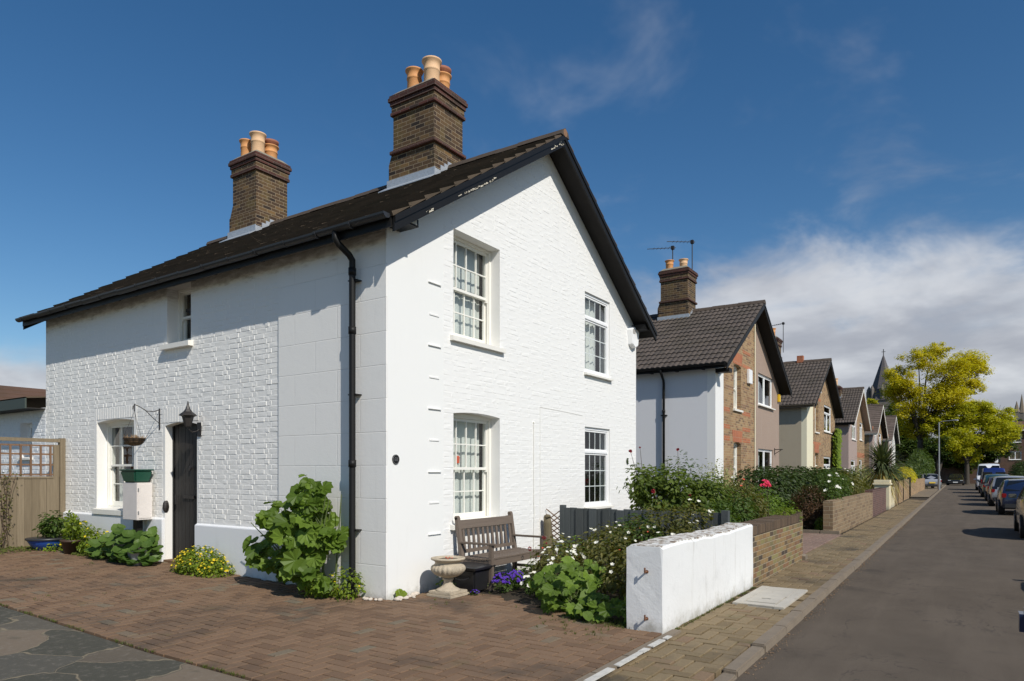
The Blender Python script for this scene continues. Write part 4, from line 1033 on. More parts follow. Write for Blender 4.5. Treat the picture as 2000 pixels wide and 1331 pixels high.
# second house: brick half and pebbledashed half
x0, yo = 13.65, .09
h, xm, gt, fm2, sm2 = simple_house(x0, yo, 'second house, half yellow brick and half pinkish pebbledash with wavy brown tiles', 'render_grey', 'paint_front', 'stock', 'pebble')
lw = [(15.52, 16.36, 3.60, 4.98, .05), (15.52, 16.36, 1.0, 2.50, .05)]; rw = [(18.55, 20.75, 3.98, 5.10, 0), (18.55, 20.75, 1.0, 2.42, 0)]
house_walls(h, x0, 8.1, 9.4, yo, xm, gt, fm2, [(x0, 14.45, 'stucco_front', []), (14.45, 18.05, 'stock', lw), (18.05, x0 + 8.1, 'pebble', rw)], 'render_grey')
for z in ((3.44, 3.58), (2.56, 2.72), (2.92, 3.06), (5.02, 5.14), (5.50, 5.60)): 
    if z[1] < 5.2: band(h, fm2, 14.46, 15.1, *z, m='orange_band')
    band(h, fm2, 16.55, 17.5, *z, m='orange_band')
arch_head(h, fm2, 15.45, 16.43, 5.03, 5.42, flare=.10); arch_head(h, fm2, 15.45, 16.43, 2.55, 2.92, flare=.10)
sash_window(h, fm2, 15.52, 16.36, 3.60, 4.98, .13, 2, 2, .05, .06, .07, curtains='drawn'); sash_window(h, fm2, 15.52, 16.36, 1.0, 2.50, .13, 2, 2, .05, .06, .07, curtains='drawn')
casement(h, fm2, 18.55, 20.75, 3.98, 5.10, .05, 0, (1, 1), 2, curtains=.45, sillw=.09); casement(h, fm2, 18.55, 20.75, 1.0, 2.42, .05, 0, (1, 1), 2, curtains=.45, sillw=.09)
box_alarm(h, fm2, 17.05, 4.55, 'upvc', 'white alarm box between the two upper windows', .42, .48); box_alarm(h, fm2, 21.45, 4.30, 'yellow', 'small yellow alarm box at the right corner', .20, .30)
q = MB(); q.tube([(18.0, yo - .03, .1), (18.0, yo - .03, 6.9)], .02, 8); q.build('wall_pipe', 'cream', h)
q = MB(); gbox(q, fm2, 20.95, 21.0, 2.25, 2.5, .02, 0); q.tube([(21.0, yo, 2.45), (21.0, yo - .3, 2.45)], .015, 6); q.tube([(21.0, yo, 2.28), (21.0, yo - .25, 2.43)], .012, 6); q.build('wall_bracket', 'iron', h)
q = MB(); q.hexa([(13.65, yo - .40, 4.5), (13.95, yo - .40, 4.5), (13.95, yo, 4.5), (13.65, yo, 4.5)], [(13.65, yo - .40, 4.62), (13.95, yo - .40, 4.62), (13.95, yo, 4.62), (13.65, yo, 4.62)]); q.build('corbel', 'black', h)
eaves_bits(h, x0, yo, 9.4, 4.72, 'black', yo + 1.55, 'black')
c_ = chimney(h, 17.28, 18.13, yo + 2.1, yo + 3.1, 7.08, 8.86, [(17.5, yo + 2.85, .36, .135, 'pot', 0), (17.70, yo + 2.40, .38, .14, 'pot_pale', 0)])
def aerial(parent, x, y, z0, z1, arm, tip, rods=6, name='aerial'):
    q = MB(); q.tube([(x, y, z0), (x, y, z1)], .018, 6); a = Vector((x, y, z1 - .04)); d = Vector(arm)
    q.tube([a - d * .12, a + d], .013, 6); dn = Vector((-d.y, d.x, 0)).normalized()
    for i in range(rods): p = a + d * (.0 + .9 * i / rods); l = .16 - .008 * i; q.tube([p - dn * l, p + dn * l], .007, 4)
    q.box(x - .06, y - .05, z1 - .10, x + .06, y + .05, z1 + .02); return q.build(name, 'iron', parent)
aerial(h, 18.05, yo + 2.2, 8.6, 10.0, (-.55, .75, .0), 0); aerial(h, 17.55, yo + 2.75, 8.9, 9.75, (-.55, .75, -.06), 0)
rebase(h)
# third house: cream return, brick gable
x0, yo = 27.8, .18
h, xm, gt, fm3, sm3 = simple_house(x0, yo, 'third house with buff side wall, cream corner and brick gable with ivy', 'beige', 'cream', 'stock', 'stock', soffit='soffit')
lw = [(29.85, 30.75, 3.58, 5.0, .04), (29.85, 30.75, 1.1, 2.5, .04), (32.4, 34.6, 3.72, 5.12, 0), (32.3, 34.5, .9, 2.40, 0)]
house_walls(h, x0, 8.1, 9.4, yo, xm, gt, fm3, [(x0, 29.35, 'cream', []), (29.35, x0 + 8.1, 'stock', lw)], 'beige')
for z in ((5.15, 5.3), (2.95, 3.08)): band(h, fm3, 29.36, 31.4, *z, m='orange_band')
arch_head(h, fm3, 29.75, 30.85, 2.55, 2.95, flare=.06)
for z0, z1 in ((3.58, 5.0), (1.1, 2.5)): sash_window(h, fm3, 29.85, 30.75, z0, z1, .13, 2, 2, .04, .06, .07, curtains='nets')
casement(h, fm3, 32.4, 34.6, 3.72, 5.12, .03, .3, (1, 1), 2, curtains=.5); casement(h, fm3, 32.3, 34.5, .9, 2.40, .03, .3, (1, 1), 2, curtains=.5)
q = MB(); gbox(q, fm3, 30.6, 30.9, 5.55, 5.9, .12, 0); q.build('alarm_box', 'upvc', h)
eaves_bits(h, x0, yo, 9.4, 4.72, 'concrete', yo + 2.2, 'green_paint')
chimney(h, 31.4, 32.25, yo + 2.1, yo + 3.1, 7.08, 8.7, [(31.65, yo + 2.4, .5, .14, 'pot', 0), (31.65, yo + 2.8, .45, .13, 'pot', 0)])
aerial(h, 32.3, yo + 2.0, 8.0, 9.6, (.3, .7, 0), 0)
q = MB(); q.box(31.7, yo + .9, 7.3, 32.0, yo + 1.2, 7.66); q.build('ridge_vent', 'orange_brick', h)
rebase(h)
# fourth house: pale soffit, pink render
x0, yo = 41.9, .27
h, xm, gt, fm4, sm4 = simple_house(x0, yo, 'fourth house with pale bargeboards, half pink render half brick', 'pebble_pale', '', '', '', barge='frame', soffit='pebble_pale')
lw = [(43.4, 45.4, 3.75, 4.98, 0), (43.0, 45.0, .95, 2.38, 0)]; rw = [(47.3, 48.9, 3.85, 5.1, 0), (47.1, 48.6, 1.0, 2.45, 0)]
house_walls(h, x0, 8.1, 9.4, yo, xm, gt, fm4, [(x0, 45.95, 'pebble_pale', lw), (45.95, x0 + 8.1, 'stock', rw)], 'pebble_pale')
band(h, fm4, 46.0, 49.9, 2.6, 2.95, m='orange_band')
for (a, b, c, d, e) in lw + rw: casement(h, fm4, a, b, c, d, .03, .28, (1, 1), 2, curtains=.5)
eaves_bits(h, x0, yo, 9.4, 4.72, 'black', yo + 2.0, 'black')
chimney(h, 44.75, 45.5, yo + .9, yo + 2.0, 6.6, 7.45, [(44.95, yo + 1.2, .52, .14, 'pot_pale', 0), (44.95, yo + 1.65, .45, .14, 'pot_pale', 0)])
rebase(h)
for (x0, yo, lab, rm) in ((56.0, .36, 'fifth house with pale brown tiles behind the spiky palm', 'tile3'), (70.1, .45, 'sixth and farthest house of the row, only its gable showing', 'tile3')):
    h, xm, gt, fmx, smx = simple_house(x0, yo, lab, 'stock', '', '', '', roofmat=rm, wave=0, barge='frame', soffit='soffit', tw=.3)
    lw = [(x0 + 1.5, x0 + 3.2, 3.7, 4.98, 0), (x0 + 1.5, x0 + 3.2, 1.0, 2.4, 0)]; rw = [(x0 + 4.9, x0 + 6.8, 3.7, 4.98, 0), (x0 + 4.9, x0 + 6.8, 1.0, 2.4, 0)]
    house_walls(h, x0, 8.1, 9.4, yo, xm, gt, fmx, [(x0, xm, 'pebble_pale', lw), (xm, x0 + 8.1, 'stock' if x0 < 60 else 'frame', rw)], 'stock')
    for (a, b, c, d, e) in lw + rw: casement(h, fmx, a, b, c, d, .03, .28, (1, 1), 2)
    band(h, fmx, x0 + .02, xm, 5.02, 5.3, m='orange_band')
    eaves_bits(h, x0, yo, 9.4, 4.72, 'frame', yo + 2.0, 'black'); rebase(h)
# low extension behind the white house and the tiled house beyond it
ex = thing('extension', 'low white brick extension with a dark green fascia behind the trellis fence', 'extension', (0, 9.5, .2))
se = mapper('side', .0); eops = [(10.05, 10.62, 1.9, 2.62, 0)]
q = MB(); wall(q, se, 9.43, 16, lambda u: 2.9, eops); q.build('wall', 'plinth', ex)
q = MB(); bricks(q, se, 9.44, 13.5, .5, lambda u: 2.88, eops, (.002, .008), .008, jit=.004, seed=9, gap=.007); q.build('brick_relief', 'plinth', ex)
casement(ex, se, 10.05, 10.62, 1.9, 2.62, .15, 0, (1, 1), 1)
q = MB(); q.box(-.36, 9.45, 2.86, -.33, 16, 3.08); q.build('fascia', mat('dark green fascia', lambda t, p: ((.045, .06, .05), .6, None)), ex)
q = MB(); q.box(-.33, 9.45, 2.86, 0, 16, 2.88); q.build('soffit', 'soffit', ex)
q = MB(); q.hexa([(-.36, 9.45, 3.06), (3.5, 9.45, 3.5), (3.5, 16, 3.5), (-.36, 16, 3.06)], [(-.36, 9.45, 3.085), (3.5, 9.45, 3.53), (3.5, 16, 3.53), (-.36, 16, 3.085)]); q.build('roof', 'tile', ex)
rebase(ex)
bh = thing('house', 'distant brown tiled house roof seen left of the white house', 'house', (8, 28.5, 0))
q = MB(); q.box(2, 25, 0, 20, 32, 3.1); q.build('wall', 'stock', bh)
q = MB()
for i in range(12):
    z0, z1 = 2.9 + i * .2, 3.1 + i * .2 + .02; y0_, y1_ = 24.5 + i * 4 / 12, 24.5 + (i + 1) * 4 / 12 + .03
    q.hexa([(1.4, y0_, z0 - .02), (20, y0_, z0 - .02), (20, y1_, z1 - .02), (1.4, y1_, z1 - .02)], [(1.4, y0_, z0 + .035), (20, y0_, z0 + .035), (20, y1_, z1), (1.4, y1_, z1)])
q.hexa([(1.4, 28.5, 2.9), (20, 28.5, 2.9), (20, 32.5, 2.9), (1.4, 32.5, 2.9)], [(1.4, 28.5, 5.3), (20, 28.5, 5.3), (20, 28.6, 5.3), (1.4, 28.6, 5.3)]); q.build('roof', 'tile_red', bh)
q = MB(); q.hexa([(6.6, 22, 2.9), (12.6, 22, 2.9), (12.6, 28, 2.9), (6.6, 28, 2.9)], [(9.55, 22, 5.5), (9.65, 22, 5.5), (9.65, 28, 5.5), (9.55, 28, 5.5)]); q.build('cross_roof', 'tile_red', bh)
rebase(bh)

# ------------------------------------------------------------------ walls, fences, gates along the street
gw = thing('garden_wall', 'worn white painted garden wall with two rusty hinge pins on its end', 'garden wall', (1.9, -3.4, 0))
me_ = MB()
nx_, nz_ = 34, 9
def wobble(x, y, z, a=.012): return .6 * mnoise.noise(Vector((x * 1.7, y * 3 + z * 2.3, 4))) * a
prof_top = lambda x: .845 + .012 * math.sin(x * 2.1) + mnoise.noise(Vector((x * 3, 1, 2))) * .012
ring = []
for i in range(nx_ + 1):
    x = .21 + 3.44 * i / nx_; zt = prof_top(x); row = []
    for k in range(nz_ + 1): z = -.1 + (zt + .1 - .02) * k / nz_; row.append((x + (wobble(x, 1, z, .02) if i in (0,) else 0), -3.52 + wobble(x, 0, z), z))
    for yy in (-3.50, -3.42, -3.30, -3.17): row.append((x, yy, zt + wobble(x, yy, 9, .014)))
    for k in range(nz_, -1, -1): z = -.1 + (zt + .1 - .02) * k / nz_; row.append((x + (wobble(x, 2, z, .02) if i == 0 else 0), -3.14 + wobble(x, 5, z), z))
    ring.append(row)
n_ = len(ring[0])
for row in ring: me_.v += row
for i in range(nx_):
    for k in range(n_ - 1): me_.f.append((i*n_+k, (i+1)*n_+k, (i+1)*n_+k+1, i*n_+k+1))
me_.f.append(tuple(range(n_))[::-1]); me_.f.append(tuple(nx_*n_ + k for k in range(n_)))
gwo = me_.build('masonry', 'garden_white', gw, smooth=False)
q = MB(); x = .22
while x < 3.6:
    L = rnd.uniform(.19, .24); q.box(x, -3.505 + rnd.uniform(0, .02), prof_top(x) - .03, x + L - .014, -3.16 + rnd.uniform(-.02, 0), prof_top(x) + .012 + rnd.uniform(-.004, .008)); x += L
q.build('coping', mat('flaking coping paint', lambda t, p: (t.mix(t.step(t.noise(pos(t), 13, 5, .7), .42, .60), (.70, .69, .65), (.27, .21, .155)), .8, (t.noise(pos(t), 25, 4), .012))), gw, fix=True, bevel=.006)
for z in (.60, .13):
    q = MB(); q.tube([(.215, -3.36, z), (.15, -3.36, z + .005)], .010, 8); q.tube([(.155, -3.36, z - .012), (.155, -3.36, z + .045)], .009, 8); q.tube([(.22, -3.36, z), (.205, -3.36, z)], .018, 8); q.build('hinge_pin', 'rust', gw)
rebase(gw)
bw = thing('garden_wall', 'mossy yellow brick garden wall with soldier course top joining the white wall', 'garden wall', (5.4, -3.4, 0))
q = MB(); q.box(3.66, -3.50, -.1, 7.25, -3.16, .69); q.build('masonry', 'garden_brick', bw)
x = 3.66; q = MB()
while x < 7.17:
    zt = .80 + .035 * math.exp(-((x - 7.2) / .5) ** 2) + .04 * math.exp(-((x - 3.7) / .3) ** 2) * 0 + rnd.uniform(-.006, .006)
    q.box(x, -3.515, .692, x + .068, -3.15, zt + .03); x += .078
M['coping'] = blockmat('sooty coping brick', (.10, .065, .04), (.17, .115, .07), (.09, .07, .05), .4, .3)
q.build('coping_bricks', 'coping', bw, fix=True, bevel=.006)
q = MB(); q.box(7.18, -3.56, -.1, 7.40, -3.36, .045); q.blob((7.3, -3.5, .05), (.1, .06, .03), 3); q.build('fallen_mortar', 'concrete', bw)
rebase(bw)
def low_wall(label, xa, xb, y, zt, m, th=.23, cap=None, capm='purple_brick', group=None):
    o = thing('garden_wall', label, 'garden wall', ((xa + xb) / 2, y, 0), group)
    q = MB(); q.box(xa, y, -.1, xb, y + th, zt); q.build('masonry', m, o)
    if cap:
        q = MB(); x = xa
        while x < xb - .02: q.box(x, y - .012, zt + .001, min(x + .068, xb), y + th + .012, zt + cap + rnd.uniform(-.004, .004)); x += .078
        q.build('coping_bricks', capm, o)
    rebase(o); return o
w2 = low_wall('pale brown brick garden wall beyond the second driveway, purple at its far end', 13.05, 22.0, -3.14, .84, 'row_brick', .23, None)
low_wall('purple brown brick length of wall ending the pale garden wall', 22.01, 27.2, -3.12, .86, 'purple_brick', .23, .06)
q = thing('gate_pillar', 'cream painted square pillar with a capped top beside the pavement', 'gate pillar', (28.3, -3.0, 0))
m_ = MB(); m_.box(28.0, -3.18, -.1, 28.62, -2.58, 1.02); m_.build('shaft', 'pillar_cream', q, fix=True, bevel=.01)
m_ = MB(); m_.box(27.94, -3.24, 1.02, 28.68, -2.52, 1.10); m_.box(27.98, -3.20, 1.10, 28.64, -2.56, 1.24); m_.build('cap', 'pillar_cream', q, fix=True, bevel=.015); rebase(q)
low_wall('cream painted low wall joined to the cream pillar', 28.64, 31.6, -3.10, .88, 'pillar_cream')
low_wall('brick pier behind the cream wall', 31.7, 34.6, -3.02, 1.12, 'garden_brick')
low_wall('brick garden wall before the first dark gate', 35.8, 38.5, -2.98, 1.10, 'stock')
low_wall('brick garden wall between the two dark gates', 40.0, 44.5, -2.92, 1.12, 'stock')
low_wall('orange brick garden wall topped by golden hedge', 46.0, 55.0, -2.86, 1.15, 'stock')
low_wall('last brick garden wall by the lamp post', 57.0, 68.0, -2.75, 1.0, 'stock')
for (x, lab) in ((34.7, 'dark wooden gate before the brick garden wall'), (38.6, 'dark gate between two brick garden walls'), (44.6, 'dark gate left of the golden hedge')):
    q = thing('garden_gate', lab, 'gate', (x + .5, -2.9, 0)); 
    m_ = MB(); m_.box(x, -2.94, -.05, x + .12, -2.82, 1.25); m_.build('post', 'black', q); m_ = MB(); m_.box(x + 1.1 - .02, -2.94, -.05, x + 1.1 + .08, -2.82, 1.25); m_.build('post', 'black', q)
    m_ = MB()
    for i in range(9): m_.box(x + .13 + i * .105, -2.90, .05, x + .225 + i * .105, -2.87, 1.1)
    m_.box(x + .12, -2.87, .3, x + 1.08, -2.85, .4); m_.box(x + .12, -2.87, .85, x + 1.08, -2.85, .95); m_.build('boards', 'black', q); rebase(q)
# grey garden fence running from the white house to the front wall
fg = thing('fence', 'grey green painted board fence between the two front gardens', 'fence', (3.86, -1.7, 0))
q = MB(); y = -.36; k = 0
while y > -3.0:
    wv = rnd.uniform(.115, .13); xo = (.0 if k % 2 else .022); q.box(3.86 - xo - .016, y - wv, .02, 3.86 - xo, y, 1.0 + rnd.uniform(-.006, .006) - .004 * (k % 3)); y -= wv * .97; k += 1
q.build('boards', 'fence_grey', fg)
many('post', 'fence_grey', fg, [box1(3.81, -.38, -.05, 3.90, -.30, 1.04), box1(3.875, -1.85, -.05, 3.96, -1.77, 1.0), box1(3.82, -3.12, -.05, 3.92, -3.02, 1.03)])
many('rail', 'fence_grey', fg, [box1(3.862, -3.05, .25, 3.90, -.36, .33), box1(3.862, -3.05, .75, 3.90, -.36, .83)])
rebase(fg)
tr = thing('trellis', 'brown expanding trellis filling the gap between the stump and the grey fence', 'trellis', (3.82, -.16, 0))
q = MB()
for s_ in (1, -1):
    for i in range(-3, 14):
        z = .05 + i * .088; y0_, y1_ = -.33, -.02; a = (3.835 + s_ * .005, y0_, z if s_ > 0 else z + .21); b = (3.835 + s_ * .005, y1_, z + .21 if s_ > 0 else z)
        if max(a[2], b[2]) < 1.04 and min(a[2], b[2]) > .04: q.bar(a, b, .017, .008, (1, 0, 0))
q.build('lattice', 'batten', tr); rebase(tr)
sp = thing('stump', 'weathered mossy wooden post end standing against the white wall', 'wooden post', (3.72, -.13, 0))
q = MB(); q.tube([(3.72, -.14, -.05), (3.71, -.14, .4), (3.70, -.13, .72), (3.68, -.13, .84)], [.075, .072, .068, .06], 12); q.build('trunk', 'log', sp, smooth=True)
q = MB(); q.blob((3.67, -.15, .85), (.07, .06, .035), 2); q.build('cap', 'log', sp); rebase(sp)
# left board fence with trellis top
lf = thing('fence', 'weathered wooden fence with square trellis top at the far left', 'fence', (-.9, 8.6, .2))
q = MB(); x = -.20
k = 0
while x > -2.4: q.box(x - .118, 8.60 + .004 * (k % 2), .17, x, 8.625 + .004 * (k % 2), 1.50 + 0); x -= .122; k += 1
q.build('boards', 'board', lf)
q = MB(); q.box(-.10, 8.56, .0, -.005, 8.66, 2.25); q.build('post', 'board', lf, fix=True, bevel=.005)
q = MB(); q.box(-.20, 8.60, 1.50, -.10, 8.63, 2.12); q.box(-.20, 8.60, .17, -.105, 8.63, 1.5); q.build('side_board', 'board', lf)
q = MB()
for i in range(14): xx = -.235 - i * .165; q.box(xx - .035, 8.595, 1.52, xx, 8.612, 2.11)
for z in (1.53, 1.72, 1.92, 2.085): q.box(-2.5, 8.613, z, -.20, 8.630, z + .032)
q.build('trellis', 'batten', lf)
many('rail', 'board', lf, [box1(-2.5, 8.57, 2.17, -.10, 8.65, 2.235), box1(-2.5, 8.59, 1.475, -.20, 8.645, 1.515)])
rebase(lf)

# ------------------------------------------------------------------ plants
def frame(n, tip):
    n = Vector(n).normalized(); t_ = Vector(tip); t_ = t_ - n * t_.dot(n)
    if t_.length < 1e-4: t_ = n.orthogonal()
    t_.normalize(); return n, t_, n.cross(t_)
PALM = [(-.08, .10), (-.36, -.12), (-.60, .0), (-.56, .26), (-.70, .48), (-.54, .62), (-.42, .86), (-.20, .82), (0, 1.0), (.20, .82), (.42, .86), (.54, .62), (.70, .48), (.56, .26), (.60, .0), (.36, -.12), (.08, .10)]
def leaf(mb, p, n, tip, s, kind='oval', fold=.22):
    n, t_, b = frame(n, tip); p = Vector(p)
    def P(x, y, z): return tuple(p + b * (x * s) + t_ * (y * s) + n * (z * s))
    base = len(mb.v)
    if kind == 'palm':
        w_ = rnd.uniform(.85, 1.1)
        mb.v.append(P(0, .18, -.03))
        for i, (x, y) in enumerate(PALM):
            z = fold * (abs(x) * .7) - .28 * max(0, y - .3) ** 2 + (.07 if i % 2 else -.03) * rnd.uniform(.4, 1.2)
            mb.v.append(P(x * w_, y, z))
        m = len(PALM)
        for i in range(m - 1): mb.f.append((base, base + 1 + i, base + 2 + i))
        mb.f.append((base, base + m, base + 1))
    elif kind == 'oval':
        for x, y, z in ((0, 0, 0), (.26, .35, fold * .26), (.22, .72, fold * .2 - .05), (0, 1, -.12), (-.22, .72, fold * .2 - .05), (-.26, .35, fold * .26)): mb.v.append(P(x, y, z))
        mb.f.append((base, base+1, base+2, base+3)); mb.f.append((base, base+3, base+4, base+5))
    elif kind == 'quad':
        for x, y, z in ((0, 0, 0), (.32, .45, .06), (0, 1, -.06), (-.32, .5, .06)): mb.v.append(P(x, y, z))
        mb.f.append((base, base+1, base+2, base+3))
    elif kind == 'round':
        m = 8; mb.v.append(P(0, .45, -.06))
        for i in range(m): a = 2 * math.pi * i / m; r = .5 * rnd.uniform(.85, 1.12); mb.v.append(P(r * math.sin(a), .45 - r * math.cos(a), .06 + rnd.uniform(-.04, .04)))
        for i in range(m): mb.f.append((base, base + 1 + i, base + 1 + (i + 1) % m))
def rdir():
    while True:
        v = Vector((rnd.uniform(-1, 1), rnd.uniform(-1, 1), rnd.uniform(-1, 1)))
        if .05 < v.length < 1: return v.normalized()
def cloud(mb, blobs, n, size, kind='oval', shell=.55, up=.55, gap=.0, gs=3.0, zmin=None, droop=.3, clump=0):
    tot = sum(b[3] * b[4] * b[5] for b in blobs) or 1; W_ = [b[3] * b[4] * b[5] for b in blobs]
    cl = None
    if clump: cl = [(rnd.choices(blobs, W_)[0], rdir(), rnd.uniform(shell, 1) ** .5) for _ in range(clump)]
    k = 0; tries = 0
    while k < n and tries < n * 12:
        tries += 1
        if cl:
            b, d, r = rnd.choice(cl); c = Vector((b[0] + d.x * b[3] * r, b[1] + d.y * b[4] * r, b[2] + d.z * b[5] * r))
            p = c + rdir() * rnd.uniform(0, 1) * min(b[3], b[5]) * .35
        else:
            b = rnd.choices(blobs, W_)[0]; d = rdir(); r = rnd.uniform(shell, 1.03)
            p = Vector((b[0] + d.x * b[3] * r, b[1] + d.y * b[4] * r, b[2] + d.z * b[5] * r))
        if zmin is not None and p.z < zmin: continue
        if gap and mnoise.noise(p * gs) < gap - .5: continue
        nn = d * (1 - up) + Vector((0, 0, 1)) * up + rdir() * .45
        leaf(mb, p, nn, d + Vector((0, 0, -droop)) + rdir() * .6, size * rnd.uniform(.65, 1.25), kind); k += 1
def flowers(mb, blobs, n, s, zmin=-9, petals=5, top=0.0, toward=Vector((-.6, -.7, .35))):
    k = 0; tries = 0
    while k < n and tries < n * 40:
        tries += 1
        b = rnd.choice(blobs); d = rdir()
        if d.z < top or d.dot(toward) < -.1: continue
        p = Vector((b[0] + d.x * b[3] * 1.04, b[1] + d.y * b[4] * 1.04, b[2] + d.z * b[5] * 1.06))
        if p.z < zmin: continue
        nn = (d * .6 + Vector((0, 0, .5)) + toward * .4 + rdir() * .3).normalized(); bloom(mb, p, nn, s * rnd.uniform(.75, 1.2), petals); k += 1
def bloom(mb, p, nn, s, petals=5):
    n, t_, b = frame(nn, rdir()); base = len(mb.v); m = petals * 2
    mb.v.append(tuple(Vector(p) - n * s * .15))
    for i in range(m):
        a = 2 * math.pi * i / m; r = s * (.55 if i % 2 == 0 else .38); mb.v.append(tuple(Vector(p) + (t_ * math.cos(a) + b * math.sin(a)) * r + n * s * rnd.uniform(0, .18)))
    for i in range(m): mb.f.append((base, base + 1 + i, base + 1 + (i + 1) % m))
def stems(mb, base, tips, r=.006, bend=.12):
    bx, by, bz = base
    for tp in tips:
        a = Vector((bx + rnd.uniform(-.06, .06), by + rnd.uniform(-.05, .05), bz)); c = Vector(tp); m = a.lerp(c, .5) + Vector((rnd.uniform(-bend, bend), rnd.uniform(-bend, bend), 0)) * (c - a).length * .4
        mb.tube([a, m, c], [r, r * .8, r * .45], 5, cap=False)
def blobtips(blobs, n):
    o = []
    for _ in range(n):
        b = rnd.choice(blobs); d = rdir(); o.append((b[0] + d.x * b[3] * .7, b[1] + d.y * b[4] * .7, b[2] + d.z * b[5] * .7))
    return o
def shrub(name, label, cat, base, blobs, n, size, m, kind='oval', nst=10, fl=None, group=None, stem='twig', **kw):
    o = thing(name, label, cat, base, group); q = MB(); cloud(q, blobs, n, size, kind, **kw); q.build('foliage', m, o)
    if nst: q = MB(); stems(q, base, blobtips(blobs, nst)); q.build('stems', stem, o)
    for f in (fl or []): q = MB(); flowers(q, blobs, f[1], f[2], **(f[3] if len(f) > 3 else {})); fo_ = q.build('flowers', f[0], o); tag(fo_, kind='stuff' if f[1] > 10 else None)
    rebase(o); return o

# hollyhock clump against the side wall
hx, hy = -.42, .98
o = thing('hollyhock', 'tall hollyhock clump with big lobed leaves against the side wall by the black downpipe', 'shrub', (hx, hy, 0))
q = MB(); sq_ = MB()
crown = [(-.30, .95, 1.25, .30, .38, .38), (-.36, 1.0, .80, .38, .55, .40), (-.36, .95, .40, .34, .52, .30), (-.30, 1.80, .52, .32, .42, .26), (-.30, 1.55, .95, .28, .30, .30), (-.24, .62, .95, .22, .25, .34)]
spine = []
for i in range(12):
    a = Vector((-.25 + rnd.uniform(-.1, .1), .95 + rnd.uniform(-.18, .18), .02)); b = Vector((-.28 + rnd.uniform(-.15, .1), .95 + rnd.uniform(-.42, .55), rnd.uniform(1.1, 1.62))); sq_.tube([a, a.lerp(b, .5), b], [.016, .012, .006], 6, cap=False); spine.append((a, b))
for i in range(5):
    a = Vector((-.25, 1.3, .02)); b = Vector((-.32 + rnd.uniform(-.15, .1), 1.65 + rnd.uniform(-.1, .65), rnd.uniform(.4, .95))); sq_.tube([a, a.lerp(b, .5) + Vector((0, 0, .1)), b], [.013, .01, .006], 6, cap=False); spine.append((a, b))
for i in range(250):
    b = rnd.choices(crown, [1.3, 1.7, 1.0, 1.0, .7, .6])[0]; d = rdir()
    if d.x > .35: d.x *= -1
    r = rnd.uniform(.45, 1.0); p = Vector((b[0] + d.x * b[3] * r, b[1] + d.y * b[4] * r, b[2] + d.z * b[5] * r)); p.x = min(p.x, -.05); p.z = max(p.z, .08); p.y = max(p.y, .62 + .25 * (p.z > .9))
    hgt = p.z; s = .185 - .06 * max(0, hgt - 1.1) + rnd.uniform(-.07, .045)
    nn = Vector((-.45, -.5, .7)) + rdir() * .75; leaf(q, p, nn, Vector((d.x * .8 - .3, d.y - .1, -.35)) + rdir() * .5, s, 'palm' if rnd.random() < .8 else 'round', rnd.uniform(.05, .45))
    a = min(spine, key=lambda ab: (ab[0].lerp(ab[1], min(1, p.z / 1.4)) - p).length); c = a[0].lerp(a[1], max(.05, min(.95, (p.z - .12) / 1.4)))
    if rnd.random() < .5: sq_.tube([c, c.lerp(p, .5) + Vector((0, 0, .03)), p], [.005, .004, .003], 4, cap=False)
q.build('foliage', 'leaf_holly', o); sq_.build('stems', 'stem', o); rebase(o)
fb = [(-.22, .52, .16, .22, .26, .22), (-.32, .85, .10, .25, .25, .14)]
shrub('shrub', 'low yellow green weeds at the foot of the downpipe', 'shrub', (-.25, .6, 0), fb, 700, .055, 'leaf_lime', 'oval', 6, [('p_yellow', 12, .03)], stem='stem', zmin=.01)
# yellow flowered clump by the door
yb = [(-.30, 3.55, .22, .30, .42, .26), (-.28, 3.18, .14, .26, .25, .17), (-.28, 3.85, .16, .26, .22, .20)]
shrub('flower_clump', 'rounded clump of small yellow flowers right of the front door', 'flowering plant', (-.3, 3.55, .06), yb, 2600, .048, 'leaf_lime', 'oval', 8, [('p_yellow', 130, .032, dict(petals=5))], stem='stem', zmin=.05, shell=.7)
# yellow poppies and ground cover under the side window
gb2 = [(-.32, 6.75, .36, .26, .42, .26), (-.28, 7.35, .42, .25, .40, .28), (-.34, 6.35, .28, .25, .32, .20), (-.5, 7.9, .24, .28, .5, .12), (-.28, 8.2, .28, .20, .3, .2)]
shrub('flower_clump', 'spreading yellow flowered plants along the wall under the side window', 'flowering plant', (-.3, 7.0, .15), gb2, 2600, .06, 'leaf_lime', 'oval', 8, [('p_yellow', 26, .05)], stem='stem', zmin=.14, shell=.6)
gcov = MB()
for i in range(1500):
    y = rnd.uniform(5.9, 8.6); x = -rnd.uniform(.2, .55) - .05 * math.sin(y * 3); 
    if y > 7.8: x -= rnd.uniform(0, 2.2)
    leaf(gcov, (x, y, gz(0, y) + .012), (rnd.uniform(-.5, .5), rnd.uniform(-.8, .2), 1), rdir(), rnd.uniform(.03, .07), 'quad')
for i in range(900):
    y = rnd.uniform(8.05, 8.6); x = -rnd.uniform(.2, 3.0); leaf(gcov, (x, y, gz(0, y) + .01), (rnd.uniform(-.5, .5), rnd.uniform(-.8, .2), 1), rdir(), rnd.uniform(.03, .06), 'quad')
tag(gcov.build('ground_cover', 'grass'), 'low weedy ground cover along the wall and fence foot', 'ground cover', kind='stuff')
